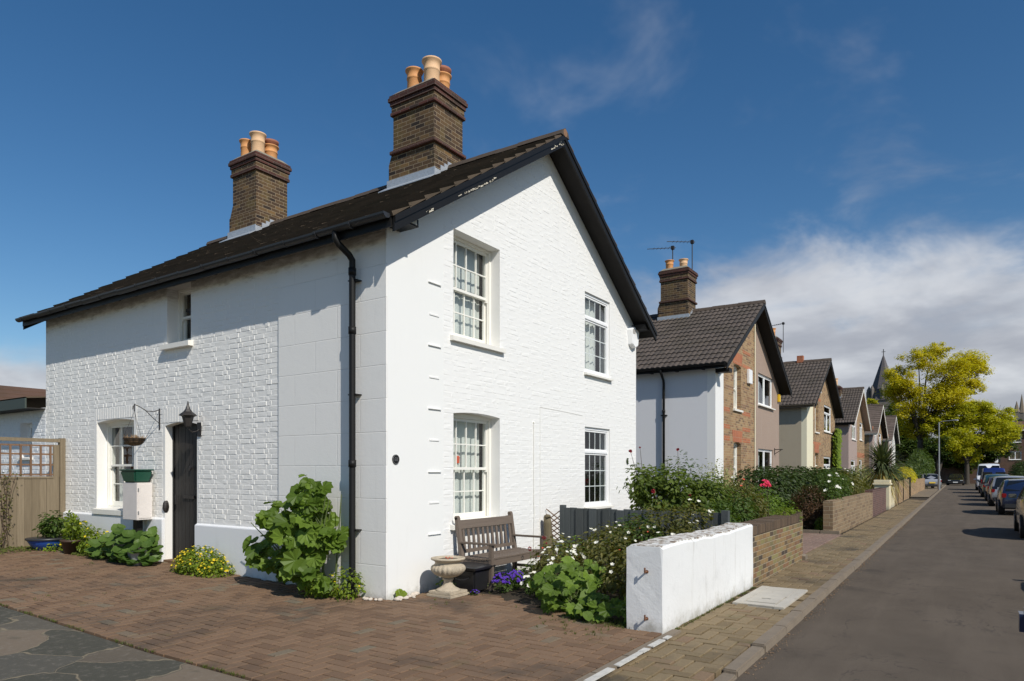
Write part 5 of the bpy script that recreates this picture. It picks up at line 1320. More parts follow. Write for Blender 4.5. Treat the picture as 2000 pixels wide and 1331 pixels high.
# moss and grass tufts along the drive joint, the kerb line and the bed edge
gr = MB()
def tuft(x, y, z, n, h, r=.03):
    for _ in range(n):
        a = rnd.uniform(0, 6.3); d = Vector((math.cos(a), math.sin(a), 0)); p = Vector((x, y, z)) + d * rnd.uniform(0, r); hh = h * rnd.uniform(.5, 1.2); s_ = Vector((-d.y, d.x, 0)) * .0035
        gr.face(p - s_, p + s_, p + d * hh * .4 + Vector((0, 0, hh)))
for i in range(330):
    y = rnd.uniform(-3.4, 6.5)
    if mnoise.noise(Vector((y * 1.6, 0, 0))) > -.12: tuft(-2.97 + rnd.uniform(-.02, .02), y, gz(0, y), 6, .022, .02)
for i in range(120): x = rnd.uniform(.4, 1.6); y = rnd.uniform(-3.2, -2.6); tuft(x * .3 + .05, y, 0, 6, .03)
for i in range(160): x = rnd.uniform(.3, 3.6); tuft(x, -3.535 - rnd.uniform(0, .03), -.02, 5, .02)
for (cx_, cy_, rr_, n_) in ((.55, -.75, .25, 14), (.15, -2.45, .22, 26), (-.1, -2.9, .25, 16), (-.38, .3, .1, 8), (-.9, 5.6, .06, 5), (-2.3, 3.3, .3, 8)):
    for i in range(n_): tuft(cx_ + rnd.gauss(0, rr_), cy_ + rnd.gauss(0, rr_), gz(cx_, cy_), 7, .03)
tag(gr.build('grass_tufts', 'grass'), 'small grass and moss tufts growing in the paving joints', 'grass', kind='stuff')
dbr = MB()
for i in range(420):
    x = rnd.uniform(-2.9, 2.4); y = rnd.choice([rnd.uniform(-3.4, 0), rnd.uniform(-3.4, 6)])
    if x > 0 and y > -.05: continue
    s_ = rnd.uniform(.004, .014); z = gz(x, y) + .004; a = rnd.uniform(0, 6.3); c_, q_ = math.cos(a) * s_, math.sin(a) * s_
    dbr.face((x - c_, y - q_, z), (x + q_ * .5, y - c_ * .5, z + .003), (x + c_, y + q_, z), (x - q_ * .5, y + c_ * .5, z + .004))
for i in range(260):
    x = rnd.uniform(-1, 14); y = rnd.choice([-4.52 - abs(rnd.gauss(0, .04)), rnd.uniform(-4.25, -3.5)]); z = -.095 if y < -4.4 else -.012; s_ = rnd.uniform(.004, .014)
    dbr.face((x - s_, y, z), (x, y - s_ * .6, z + .003), (x + s_, y, z), (x, y + s_ * .6, z + .004))
for i in range(900):
    x = rnd.uniform(-2, 26); 
    if mnoise.noise(Vector((x * .9, 3, 0))) < -.15: continue
    y = -4.475 - abs(rnd.gauss(0, .035)) + off(x); s_ = rnd.uniform(.005, .018); a = rnd.uniform(0, 6.3); c_, q_ = math.cos(a) * s_, math.sin(a) * s_
    dbr.face((x - c_, y - q_, -.094), (x + q_ * .5, y - c_ * .5, -.088), (x + c_, y + q_, -.094), (x - q_ * .5, y + c_ * .5, -.090))
tag(dbr.build('litter', 'dry'), 'scattered dry leaf litter and grit on the paving', 'litter', kind='stuff')

# potted plants at the left
bp = thing('potted_plant', 'leafy plant in a wide glossy blue bowl by the fence', 'potted plant', (-.55, 7.95, .18))
q = MB(); q.lathe((-.55, 7.95, .17), [(.16, 0), (.20, .02), (.28, .10), (.33, .18), (.335, .21), (.31, .21), (.26, .15), (.02, .14)], 28); q.build('pot', 'blue', bp, smooth=True)
q = MB(); q.lathe((-.55, 7.95, .17), [(.335, .19), (.36, .20), (.355, .23), (.31, .235)], 28); q.build('rim', 'black_plastic', bp, smooth=True)
q = MB(); bb = [(-.50, 7.80, .66, .24, .30, .24), (-.48, 7.95, .55, .25, .30, .18)]; cloud(q, bb, 520, .085, 'oval', shell=.3, up=.6, droop=.6); q.build('foliage', 'leaf_mid', bp)
q = MB(); stems(q, (-.52, 7.9, .32), blobtips(bb, 16)); q.build('stems', 'stem', bp); rebase(bp)
bp = thing('potted_plant', 'upright feathery plant in a small brown pot beside the blue bowl', 'potted plant', (-.52, 7.1, .15))
q = MB(); q.lathe((-.52, 7.1, .15), [(.12, 0), (.17, .22), (.19, .22), (.19, .26), (.16, .25), (.02, .22)], 20); q.build('pot', 'brownpot', bp, smooth=True)
q = MB(); sq_ = MB()
for i in range(26):
    a = Vector((-.52 + rnd.uniform(-.1, .1), 7.1 + rnd.uniform(-.12, .12), .38)); b = a + Vector((rnd.uniform(-.1, .1), rnd.uniform(-.28, .25), rnd.uniform(.25, .52))); sq_.tube([a, b], [.004, .002], 4, cap=False)
    for k in range(14): f = rnd.uniform(.15, 1); leaf(q, a.lerp(b, f), rdir() + Vector((0, 0, .6)), rdir() + Vector((0, 0, .4)), rnd.uniform(.05, .085), 'oval')
q.build('foliage', 'leaf_lime', bp); sq_.build('stems', 'stem', bp); rebase(bp)
bp = thing('potted_plant', 'dark broad leaved plant overflowing a grey pot beside the front door', 'potted plant', (-.42, 5.35, .12))
q = MB(); q.lathe((-.50, 4.95, .115), [(.10, 0), (.11, .01), (.145, .20), (.155, .24), (.14, .24), (.12, .20), (.02, .19)], 8); q.build('pot', 'steel', bp)
q = MB(); q.lathe((-.42, 5.45, .12), [(.14, 0), (.20, .25), (.21, .28), (.02, .24)], 18); q.build('pot', 'brownpot', bp, smooth=True)
q = MB(); bb = [(-.36, 5.45, .44, .30, .42, .26), (-.36, 5.85, .30, .26, .40, .20), (-.40, 5.15, .42, .22, .25, .20), (-.42, 4.92, .30, .14, .16, .14)]
for i in range(190):
    b = rnd.choice(bb); d = rdir(); p = Vector((b[0] + d.x * b[3], b[1] + d.y * b[4], b[2] + d.z * b[5]))
    if p.z > .14: leaf(q, p, Vector((-.4, -.4, .9)) + rdir() * .4, d + Vector((0, 0, -.4)), rnd.uniform(.13, .21), 'round')
q.build('foliage', 'leaf_mallow', bp); q = MB(); stems(q, (-.42, 5.4, .3), blobtips(bb, 14)); q.build('stems', 'stem', bp)
q = MB(); 
for i in range(9): bloom(q, (-.52 + rnd.uniform(-.08, .08), 4.93 + rnd.uniform(-.1, .1), .33 + rnd.uniform(0, .06)), rdir() + Vector((-.5, -.5, .6)), .04)
q.build('flowers', 'p_lilac', bp); rebase(bp)
vn = thing('vine', 'thin dark dead climber hanging over the wooden fence at the left edge', 'climbing plant', (-1.0, 8.5, .2))
q = MB(); s2 = MB()
for i in range(5):
    p = Vector((-.98 - rnd.uniform(0, .2), 8.52, .2)); pts = [p]
    for k in range(7): p = p + Vector((rnd.uniform(-.06, .07), rnd.uniform(-.02, .01), .19)); pts.append(p)
    s2.tube(pts, .005, 4, cap=False)
    for k in range(34): leaf(q, rnd.choice(pts) + rdir() * .08, rdir(), rdir(), .05, 'oval')
s2.build('stems', 'twig', vn); q.build('foliage', 'leaf_bronze', vn); rebase(vn)

# ------------------------------------------------------------------ urn, crate, bench by the front wall
ur = thing('urn', 'lichened cast stone urn with a scalloped bowl on a square foot', 'garden urn', (.62, -.42, 0))
uc = (.66, -.44, .0)
q = MB(); 
for (a, z0, z1) in ((.20, .0, .035), (.18, .035, .07)): q.box(uc[0] - a, uc[1] - a, z0, uc[0] + a, uc[1] + a, z1)
q.build('foot', 'urn', ur, fix=True, bevel=.006)
q = MB(); q.lathe(uc, [(.165, .07), (.15, .085), (.10, .11), (.085, .125), (.062, .15), (.055, .175), (.06, .20), (.075, .212), (.075, .225), (.06, .235)], 30); q.build('stem', 'urn', ur, smooth=True)
def gad(i, an, r): return r * (1 + (.075 * abs(math.sin(an * 11)) if 1 <= i <= 7 else 0))
q = MB(); q.lathe(uc, [(.06, .235), (.11, .25), (.16, .275), (.198, .315), (.212, .345), (.208, .375), (.19, .395), (.175, .400), (.168, .42), (.17, .435), (.185, .455), (.215, .465), (.225, .475), (.222, .490), (.19, .495), (.175, .47), (.02, .465)], 132, mod=gad); q.build('bowl', 'urn', ur, smooth=True)
q = MB(); q.blob((uc[0], uc[1], .462), (.165, .165, .02), 3, 8, .05); q.build('soil', 'urn_soil', ur)
q = MB(); p0 = Vector((uc[0] + .04, uc[1] + .02, .475))
for i in range(6): a = i * 1.05; leaf(q, p0, Vector((math.cos(a) * .5, math.sin(a) * .5, .8)), Vector((math.cos(a), math.sin(a), .55)), .10, 'oval')
q.build('seedling', 'leaf_holly', ur)
q = MB()
for i in range(4): q.blob((uc[0] + rnd.uniform(-.1, .1), uc[1] + rnd.uniform(-.1, .1), .483), (.014, .012, .008), i, 4)
q.build('petals', 'p_orange', ur); rebase(ur)
cr = thing('crate', 'black plastic crate with a lid between the stone urn and the bench', 'crate', (1.12, -.46, 0))
q = MB(); cx_, cy_ = 1.13, -.45
sqloft(q, (cx_, cy_), [(.15, .17, 0), (.19, .21, .30)]); q.build('body', 'blackbin', cr, fix=True, bevel=.02)
q = MB(); sqloft(q, (cx_, cy_), [(.225, .245, .30), (.235, .255, .335), (.20, .22, .352), (.10, .12, .362)]); q.build('lid', 'blackbin', cr, fix=True, bevel=.008)
q = MB(); q.tube([(cx_ - .20, cy_ - .12, .20), (cx_ - .235, cy_ - .06, .17), (cx_ - .235, cy_ + .06, .17), (cx_ - .20, cy_ + .12, .20)], .009, 6); q.build('handle', 'blackbin', cr); rebase(cr)
bn = thing('bench', 'weathered slatted wooden garden bench against the white gable wall', 'bench', (1.98, -.42, 0))
bx0, bx1, byb, byf = 1.27, 2.66, -.16, -.70
def leg(x, y, z, top=None): 
    q = MB(); q.box(x - .03, y - .03, -.02, x + .03, y + .03, z); return q.build('leg', 'teak_v', bn, fix=True, bevel=.008)
for x in (bx0 + .03, bx1 - .03):
    q = MB(); a = [(x, byb - .01, 0), (x, byb - .01, .40), (x, byb + .075, .955)]
    q.bar(a[0], a[1], .06, .055, (0, 1, 0)); q.bar(a[1], a[2], .06, .055, (0, 1, 0)); q.tube([(x - .03, byb + .078, .955), (x + .03, byb + .078, .955)], .028, 12); q.build('leg', 'teak_v', bn)
    leg(x, byf + .03, .60)
    q = MB(); q.box(x - .035, byf - .04, .60, x + .035, byb + .02, .628); q.tube([(x, byf - .02, .622), (x, byf - .04, .60)], .02, 8); q.build('armrest', 'teak', bn, fix=True, bevel=.008)
    q = MB(); q.box(x - .02, byf + .06, .34, x + .02, byb - .03, .40); q.build('side_rail', 'teak', bn); q = MB(); q.box(x - .018, byf + .06, .14, x + .018, byb - .03, .18); q.build('stretcher', 'teak', bn)
for i in range(6): y = byf + .015 + i * .083; many('seat_slat', 'teak', bn, [box1(bx0 - .005, y, .405 - .012 * math.sin(i * .62), bx1 + .005, y + .062, .427 - .012 * math.sin(i * .62))])
q = MB(); q.box(bx0 + .06, byf + .012, .32, bx1 - .06, byf + .042, .40); q.build('front_rail', 'teak', bn)
q = MB(); q.hexa([(bx0 + .06, byb + .025, .80), (bx1 - .06, byb + .025, .80), (bx1 - .06, byb + .050, .80), (bx0 + .06, byb + .050, .80)], [(bx0 + .06, byb + .045, .92), (bx1 - .06, byb + .045, .92), (bx1 - .06, byb + .07, .92), (bx0 + .06, byb + .07, .92)]); q.build('top_rail', 'teak', bn)
q = MB(); q.box(bx0 + .06, byb - .01, .46, bx1 - .06, byb + .015, .51); q.build('back_rail', 'teak', bn)
for i in range(11):
    x = bx0 + .115 + i * (bx1 - bx0 - .23) / 10; q = MB(); q.bar((x, byb + .003, .50), (x, byb + .042, .81), .045, .014, (0, 1, 0)); q.build('back_slat', 'teak_v', bn)
rebase(bn)
# pebbles heaped round the corner of the house
for i in range(22):
    a = i / 21; x = -.16 + a * .62 + rnd.uniform(-.04, .04); y = -.07 - .09 * math.sin(a * 3) + rnd.uniform(-.05, .04)
    if i < 5: x = -.12 + rnd.uniform(-.05, .05); y = .02 + i * .06
    q = MB(); r = rnd.uniform(.020, .048); q.blob((0, 0, 0), (r, r * rnd.uniform(.6, .9), r * .55), i, 6, .15); po = q.build('pebble', 'stone_white', smooth=True); po.location = (x, y, r * .35 + .003); po.rotation_euler = (0, 0, rnd.uniform(0, 3))
    tag(po, 'pale pebble lying at the foot of the white house corner', 'pebble', 'pebbles heaped at the corner of the white house')
o = thing('seedling', 'single lobed green leaf sprig growing at the white corner by the pebbles', 'small plant', (.16, -.06, 0))
q = MB(); leaf(q, (.14, -.10, .02), (-.3, -.8, .5), (.3, .1, 1), .12, 'palm'); leaf(q, (.17, -.08, .05), (-.2, -.8, .5), (-.4, .1, 1), .09, 'palm'); q.build('foliage', 'leaf_lime', o); rebase(o)
# purple flowers and others near the bench
pb_ = [(1.30, -.86, .12, .16, .12, .12), (1.52, -.90, .13, .16, .14, .12)]
shrub('flower_clump', 'purple bellflower clump in front of the bench leg', 'flowering plant', (1.4, -.88, 0), pb_, 420, .04, 'leaf_mid', 'oval', 4, [('p_purple', 75, .042, dict(petals=5))], stem='stem', zmin=.0)
shrub('flower_clump', 'tiny purple flower tuft at the foot of the stone urn', 'flowering plant', (.86, -.72, 0), [(.86, -.72, .03, .06, .05, .04)], 50, .03, 'leaf_mid', 'oval', 0, [('p_purple', 12, .03)], zmin=0)
shrub('shrub', 'small green weeds under the bench and behind the crate', 'shrub', (1.7, -.5, 0), [(1.75, -.75, .10, .2, .12, .12), (2.1, -.78, .14, .3, .15, .16), (.95, -.2, .12, .2, .1, .14)], 520, .05, 'leaf_holly', 'oval', 4, stem='stem', zmin=0)
o = thing('red_valerian', 'red flower heads on thin stems standing in front of the bench seat', 'flowering plant', (2.35, -.95, 0))
q = MB(); q2 = MB()
for (x, y, z) in ((1.98, -.86, .50), (2.36, -.86, .62), (2.42, -.86, .52)):
    q.tube([(x + .04, y - .02, 0), (x, y, z)], .004, 5)
    for i in range(16): bloom(q2, Vector((x, y, z + .01)) + rdir() * .028, rdir(), .022, 4)
q.build('stems', 'stem', o); q2.build('flowers', 'p_red', o); rebase(o)
shrub('shrub', 'bright green bushy plant between the bench end and the grey fence', 'shrub', (3.1, -1.0, 0), [(3.1, -.95, .30, .32, .28, .30), (3.35, -1.3, .36, .28, .3, .26)], 700, .07, 'leaf_holly', 'oval', 8, stem='stem', zmin=0)
# white flowered rock rose filling the front bed
cb_ = [(1.55, -1.6, .36, .34, .34, .26), (1.9, -1.45, .42, .50, .38, .32), (2.5, -1.9, .50, .60, .50, .34), (3.15, -2.4, .70, .48, .50, .44), (3.3, -2.75, .82, .42, .34, .36), (2.6, -2.8, .50, .55, .35, .36), (1.75, -2.3, .42, .50, .50, .34), (1.25, -2.75, .38, .45, .32, .34), (3.2, -1.6, .55, .40, .40, .30), (2.1, -1.1, .22, .30, .25, .2)]
shrub('rock_rose', 'wide rock rose bush covered in white flowers filling the front garden bed', 'shrub', (2.4, -2.2, 0), cb_, 7500, .065, 'leaf_bronze', 'oval', 50, [('p_white', 105, .056, dict(petals=5)), ('p_orange', 8, .03)], shell=.6, zmin=.02, gap=.2, gs=4)
shrub('shrub', 'dark leafy bush behind the white flowers by the grey fence', 'shrub', (3.2, -2.3, 0), [(3.1, -2.0, .66, .38, .36, .34), (2.7, -2.3, .62, .3, .3, .26)], 1300, .07, 'leaf_mid', 'oval', 8, zmin=0)
shrub('white_daisy', 'low white flowers at the drive edge beside the mallow', 'flowering plant', (1.1, -1.6, 0), [(1.35, -1.35, .14, .22, .16, .14)], 300, .045, 'leaf_mid', 'oval', 4, [('p_white', 16, .06)], stem='stem', zmin=0)
# mallow in front
o = thing('mallow', 'big leaved green mallow spilling onto the brick drive beside the white garden wall', 'shrub', (.6, -2.3, 0))
mb_ = [(.88, -2.02, .27, .32, .32, .24), (.58, -2.25, .19, .32, .30, .18), (.50, -2.75, .13, .24, .26, .13), (1.05, -2.2, .36, .26, .28, .16), (.42, -3.0, .10, .18, .18, .10)]
q = MB(); s2 = MB()
for i in range(185):
    b = rnd.choices(mb_, [1.5, 1.2, .7, .8, .3])[0]; d = rdir(); r = rnd.uniform(.5, 1); p = Vector((b[0] + d.x * b[3] * r, b[1] + d.y * b[4] * r, max(.04, b[2] + d.z * b[5] * r)))
    leaf(q, p, Vector((-.5, -.35, .85)) + rdir() * .45, d + Vector((-.2, 0, -.4)), rnd.uniform(.09, .17), rnd.choice(['palm', 'palm', 'round']))
    if i % 3 == 0: s2.tube([(.75 + rnd.uniform(-.1, .1), -2.3 + rnd.uniform(-.1, .1), 0), tuple(p)], [.005, .003], 4, cap=False)
q.build('foliage', 'leaf_holly', o); s2.build('stems', 'stem', o); rebase(o)
o = thing('strap_plant', 'arching grassy strap leaves behind the white garden wall', 'plant', (2.5, -3.0, 0)); q = MB()
for i in range(44):
    p = Vector((2.2 + rnd.uniform(-.35, .6), -2.98 + rnd.uniform(-.08, .1), .2)); a = rnd.uniform(0, 6.3); d = Vector((math.cos(a), math.sin(a) * .6, 0)); L = rnd.uniform(.5, .85); s_ = Vector((-d.y, d.x, 0)) * .011; pv_ = p
    for k in range(5):
        f = (k + 1) / 5; nx2 = p + d * L * .45 * f * f + Vector((0, 0, L * (f - .35 * f * f * f))); w0 = s_ * (1 - k / 5); w1 = s_ * (1 - f) 
        q.face(pv_ - w0, pv_ + w0, nx2 + w1, nx2 - w1); pv_ = nx2
q.build('foliage', 'leaf_palm', o); rebase(o)
# second garden
rb = [(5.0, -1.7, 1.10, .55, .55, .62), (5.6, -2.1, 1.05, .60, .50, .55), (4.6, -1.4, 1.40, .40, .35, .34), (5.0, -2.6, .70, .60, .35, .42), (6.1, -2.2, 1.05, .5, .45, .48)]
o = shrub('rose_bush', 'tall loose rose bush with dark red blooms behind the garden wall', 'shrub', (5.2, -1.9, 0), rb, 9000, .088, 'leaf_rose', 'oval', 60, shell=.35, gap=.28, gs=3.0, zmin=.1)
q = MB(); q2 = MB(); q3 = MB(); off_ = o.location
for (x, y, z, r) in ((4.35, -1.35, 1.95, .035), (4.75, -1.35, 2.02, .02), (4.95, -1.95, 1.98, .03), (4.35, -1.75, 1.28, .04), (5.75, -2.35, 1.15, .045), (5.1, -2.1, 1.2, .03), (5.35, -2.2, 1.0, .03)):
    for i in range(12): bloom(q, Vector((x, y, z)) + rdir() * r * .5 - off_, rdir(), r * 1.2, 5)
    q2.tube([Vector((5.0, -1.9, .6)) - off_, Vector(((x + 5) / 2, y, z * .75)) - off_, Vector((x, y, z)) - off_], [.008, .006, .003], 5, cap=False)
q.build('flowers', 'p_red', o); q2.build('stems', 'twig', o)
for i in range(7):
    a = Vector((4.9, -1.75, 1.0)); b = a + Vector((rnd.uniform(-.75, .35), rnd.uniform(-.3, .4), rnd.uniform(.5, .9)))
    q3.tube([a - off_, a.lerp(b, .5) + Vector((0, 0, .06)) - off_, b - off_], [.007, .005, .003], 4, cap=False)
    for k in range(22): leaf(q3, a.lerp(b, rnd.uniform(.3, 1)) - off_ + rdir() * .05, Vector((0, 0, 1)) + rdir() * .5, rdir(), .07, 'oval')
q3.build('shoots', 'leaf_rose', o)
shrub('shrub', 'feathery olive green shrub above the mossy brick wall', 'shrub', (6.6, -2.6, 0), [(6.5, -2.5, .98, .65, .50, .48), (7.1, -2.5, .85, .5, .45, .38), (6.0, -2.7, .78, .5, .3, .35)], 5600, .058, 'leaf_bronze', 'oval', 50, [('p_orange', 3, .06)], shell=.35, gap=.3, gs=5, zmin=0)
shrub('shrub', 'deep green bush rising over the joint of the white and brick walls', 'shrub', (5.2, -2.75, 0), [(5.55, -2.8, .90, .55, .28, .36), (4.6, -2.75, .75, .6, .3, .42)], 3000, .06, 'leaf_mid', 'oval', 12, shell=.5, zmin=.0)
shrub('shrub', 'cream variegated shrub in front of the narrow brick house window', 'shrub', (9.6, -1.2, 0), [(9.6, -1.2, 1.35, .55, .5, .60), (9.9, -1.4, .9, .6, .5, .55)], 1700, .06, 'leaf_varieg', 'oval', 16, shell=.4, zmin=0)
shrub('shrub', 'pointed dark green shrub beside the pale side wall of the second house', 'shrub', (8.4, -.9, 0), [(8.3, -.8, 1.35, .5, .45, .70), (8.0, -1.2, 1.0, .6, .5, .6)], 1700, .065, 'leaf_mid', 'oval', 16, shell=.4, zmin=0)
shrub('creeper', 'lime green creeper spilling over the top of the mossy brick wall', 'creeper', (6.6, -3.25, .7), [(6.7, -3.30, .86, .32, .16, .10), (6.95, -3.42, .80, .14, .12, .12)], 620, .045, 'leaf_lime', 'oval', 0, zmin=.6)
shrub('shrub', 'fresh green leafy shrub before the dark hedge', 'shrub', (11.5, -1.8, 0), [(11.6, -1.6, .72, .75, .6, .52), (12.2, -2.0, .5, .5, .5, .45)], 2300, .07, 'leaf_holly', 'oval', 16, shell=.5, zmin=0)
shrub('flower_clump', 'pink rose bloom head above the olive shrub', 'flowering plant', (9.9, -2.2, 0), [(9.9, -2.2, 1.28, .13, .1, .12)], 40, .05, 'leaf_rose', 'oval', 5, [('p_pink', 22, .09)], zmin=0)
shrub('shrub', 'rusty brown rounded shrub beside the second drive', 'shrub', (14.4, -2.4, 0), [(14.4, -2.35, .72, .68, .52, .52), (14.5, -2.4, .4, .7, .5, .4)], 3600, .05, 'leaf_brown', 'oval', 20, shell=.6, zmin=0)
shrub('shrub', 'low bright green plants at the foot of the rusty brown shrub', 'shrub', (13.6, -2.75, 0), [(13.7, -2.8, .18, .45, .2, .25)], 500, .06, 'leaf_lime', 'oval', 0, zmin=0)
shrub('shrub', 'glossy green shrub with scattered white flowers beside the brick wall end', 'shrub', (15.0, -2.7, 0), [(14.6, -2.9, .80, .50, .20, .72), (15.8, -2.6, 1.15, .9, .4, .55), (17.6, -2.5, 1.1, 1.2, .5, .5)], 5200, .08, 'leaf_mid', 'oval', 30, [('p_white', 14, .11)], shell=.6, zmin=0)
hd = [(12.6 + i * 1.15, -1.25 - .04 * i, 1.0, .85, .6, .78) for i in range(12)]
shrub('hedge', 'long dark green clipped hedge in front of the brick and pebbledash house', 'hedge', (18.5, -1.4, 0), hd, 17000, .11, 'leaf_dark', 'oval', 60, [('p_white', 5, .1)], shell=.72, zmin=.0)
shrub('shrub', 'bronze and green mixed shrubs beyond the hedge', 'shrub', (22, -2.3, 0), [(21.0, -2.3, 1.1, 1.6, .6, .55), (24, -2.2, .9, 1.8, .6, .55)], 3600, .10, 'leaf_bronze', 'oval', 20, shell=.6, zmin=0)
o = thing('ivy', 'bright green ivy climbing the right side of the third house', 'climbing plant', (35.6, .1, 0)); q = MB()
for i in range(2600):
    z = rnd.uniform(.2, 4.0); xc = 34.9 + .5 * math.sin(z * 1.9) * .5; x = xc + rnd.gauss(.35, .38); 
    if x > 36.0 or x < 34.2 + .2 * z * .4: continue
    leaf(q, (x, .10 - rnd.uniform(0, .25), z), (-.3, -.9, .4), (rnd.uniform(-.5, .5), 0, -1), .14, 'round')
q.build('foliage', 'leaf_lime', o); q = MB(); q.tube([(35.3, .12, 0), (35.2, .1, 1.5), (35.5, .1, 3)], [.05, .04, .02], 6); q.build('stem', 'twig', o); rebase(o)
for (lab, nm, bl, n_, sz, mt) in (
    ('dark green shrubs round the foot of the palm', 'shrub', [(31.5, -2.0, .65, 1.2, .5, .55), (27.3, -2.2, .5, .9, .5, .5)], 2400, .12, 'leaf_mid'),
    ('green bush behind the row of brick piers', 'shrub', [(36.5, -2.2, .85, 1.8, .6, .75), (41.5, -2.2, 1.0, 1.8, .6, .8)], 3400, .15, 'leaf_mid'),
    ('golden yellow hedge above the orange brick wall', 'hedge', [(47.5, -2.5, 1.35, 1.7, .55, .6), (50.5, -2.5, 1.2, 1.8, .5, .5)], 2600, .14, 'leaf_gold'),
    ('tall green bushes beyond the last house gardens', 'shrub', [(58, -1.2, 1.2, 4, 1.0, 1.2), (66, -1.4, 1.3, 4, 1.0, 1.4), (76, -2, 2.0, 6, 1.2, 2.0)], 5200, .24, 'leaf_tree'),
    ('small lime shrub before the fourth house window', 'shrub', [(45.6, -.6, 1.0, .35, .3, .9)], 500, .12, 'leaf_lime'),
    ('grey green spiky shrub below the third house windows', 'shrub', [(36.5, -1.0, 1.1, 1.2, .6, .9)], 1200, .14, 'leaf_varieg')):
    shrub(nm, lab, nm, (bl[0][0], bl[0][1], 0), bl, n_, sz, mt, 'oval', 10, shell=.55, zmin=0)
# spiky palm
o = thing('palm', 'spiky cabbage palm with a round head of sword leaves behind the cream pillar', 'palm tree', (30.2, -2.7, 0))
q = MB(); q.tube([(30.2, -2.7, -.05), (30.2, -2.7, .8), (30.18, -2.7, 1.85)], [.12, .09, .09], 10); q.build('trunk', 'bark', o)
for (mt, n_, lo, hi) in (('leaf_palm', 460, -.35, 1.0), ('leaf_palmold', 90, -1.0, -.3)):
    q = MB()
    for i in range(n_):
        a = rnd.uniform(0, 6.3); e = rnd.uniform(lo, hi); L = rnd.uniform(1.3, 1.85); d = Vector((math.cos(a) * math.cos(e * 1.4), math.sin(a) * math.cos(e * 1.4), math.sin(e * 1.4)))
        p = Vector((30.18, -2.7, 1.85 + rnd.uniform(-.15, .2))); s_ = d.cross(Vector((0, 0, 1))).normalized() * .042; pv_ = p + d * .1
        for k in range(4): f = (k + 1) / 4; nx2 = p + d * L * f + Vector((0, 0, -.30 * f ** 3 * L)); w0 = s_ * (1.1 - k / 4); w1 = s_ * (1.02 - f); q.face(pv_ - w0, pv_ + w0, nx2 + w1, nx2 - w1); pv_ = nx2
    q.build('leaves', mt, o)
rebase(o)

# ------------------------------------------------------------------ lamp post
o = thing('street_lamp', 'tall grey street lamp with a short arm at the pavement edge', 'street lamp', (67.0, -3.9, 0))
q = MB(); q.tube([(67, -3.9, -.05), (67, -3.9, 1.2), (67, -3.9, 1.21), (67, -3.9, 6.1)], [.11, .11, .07, .05], 12); q.build('post', 'steel', o)
q = MB(); q.tube([(67, -3.9, 6.05), (67, -4.1, 6.18), (67, -4.9, 6.25)], .028, 8); q.build('arm', 'steel', o); q = MB(); q.blob((67, -5.1, 6.24), (.1, .32, .07), 3); q.build('lantern', 'steel', o); rebase(o)

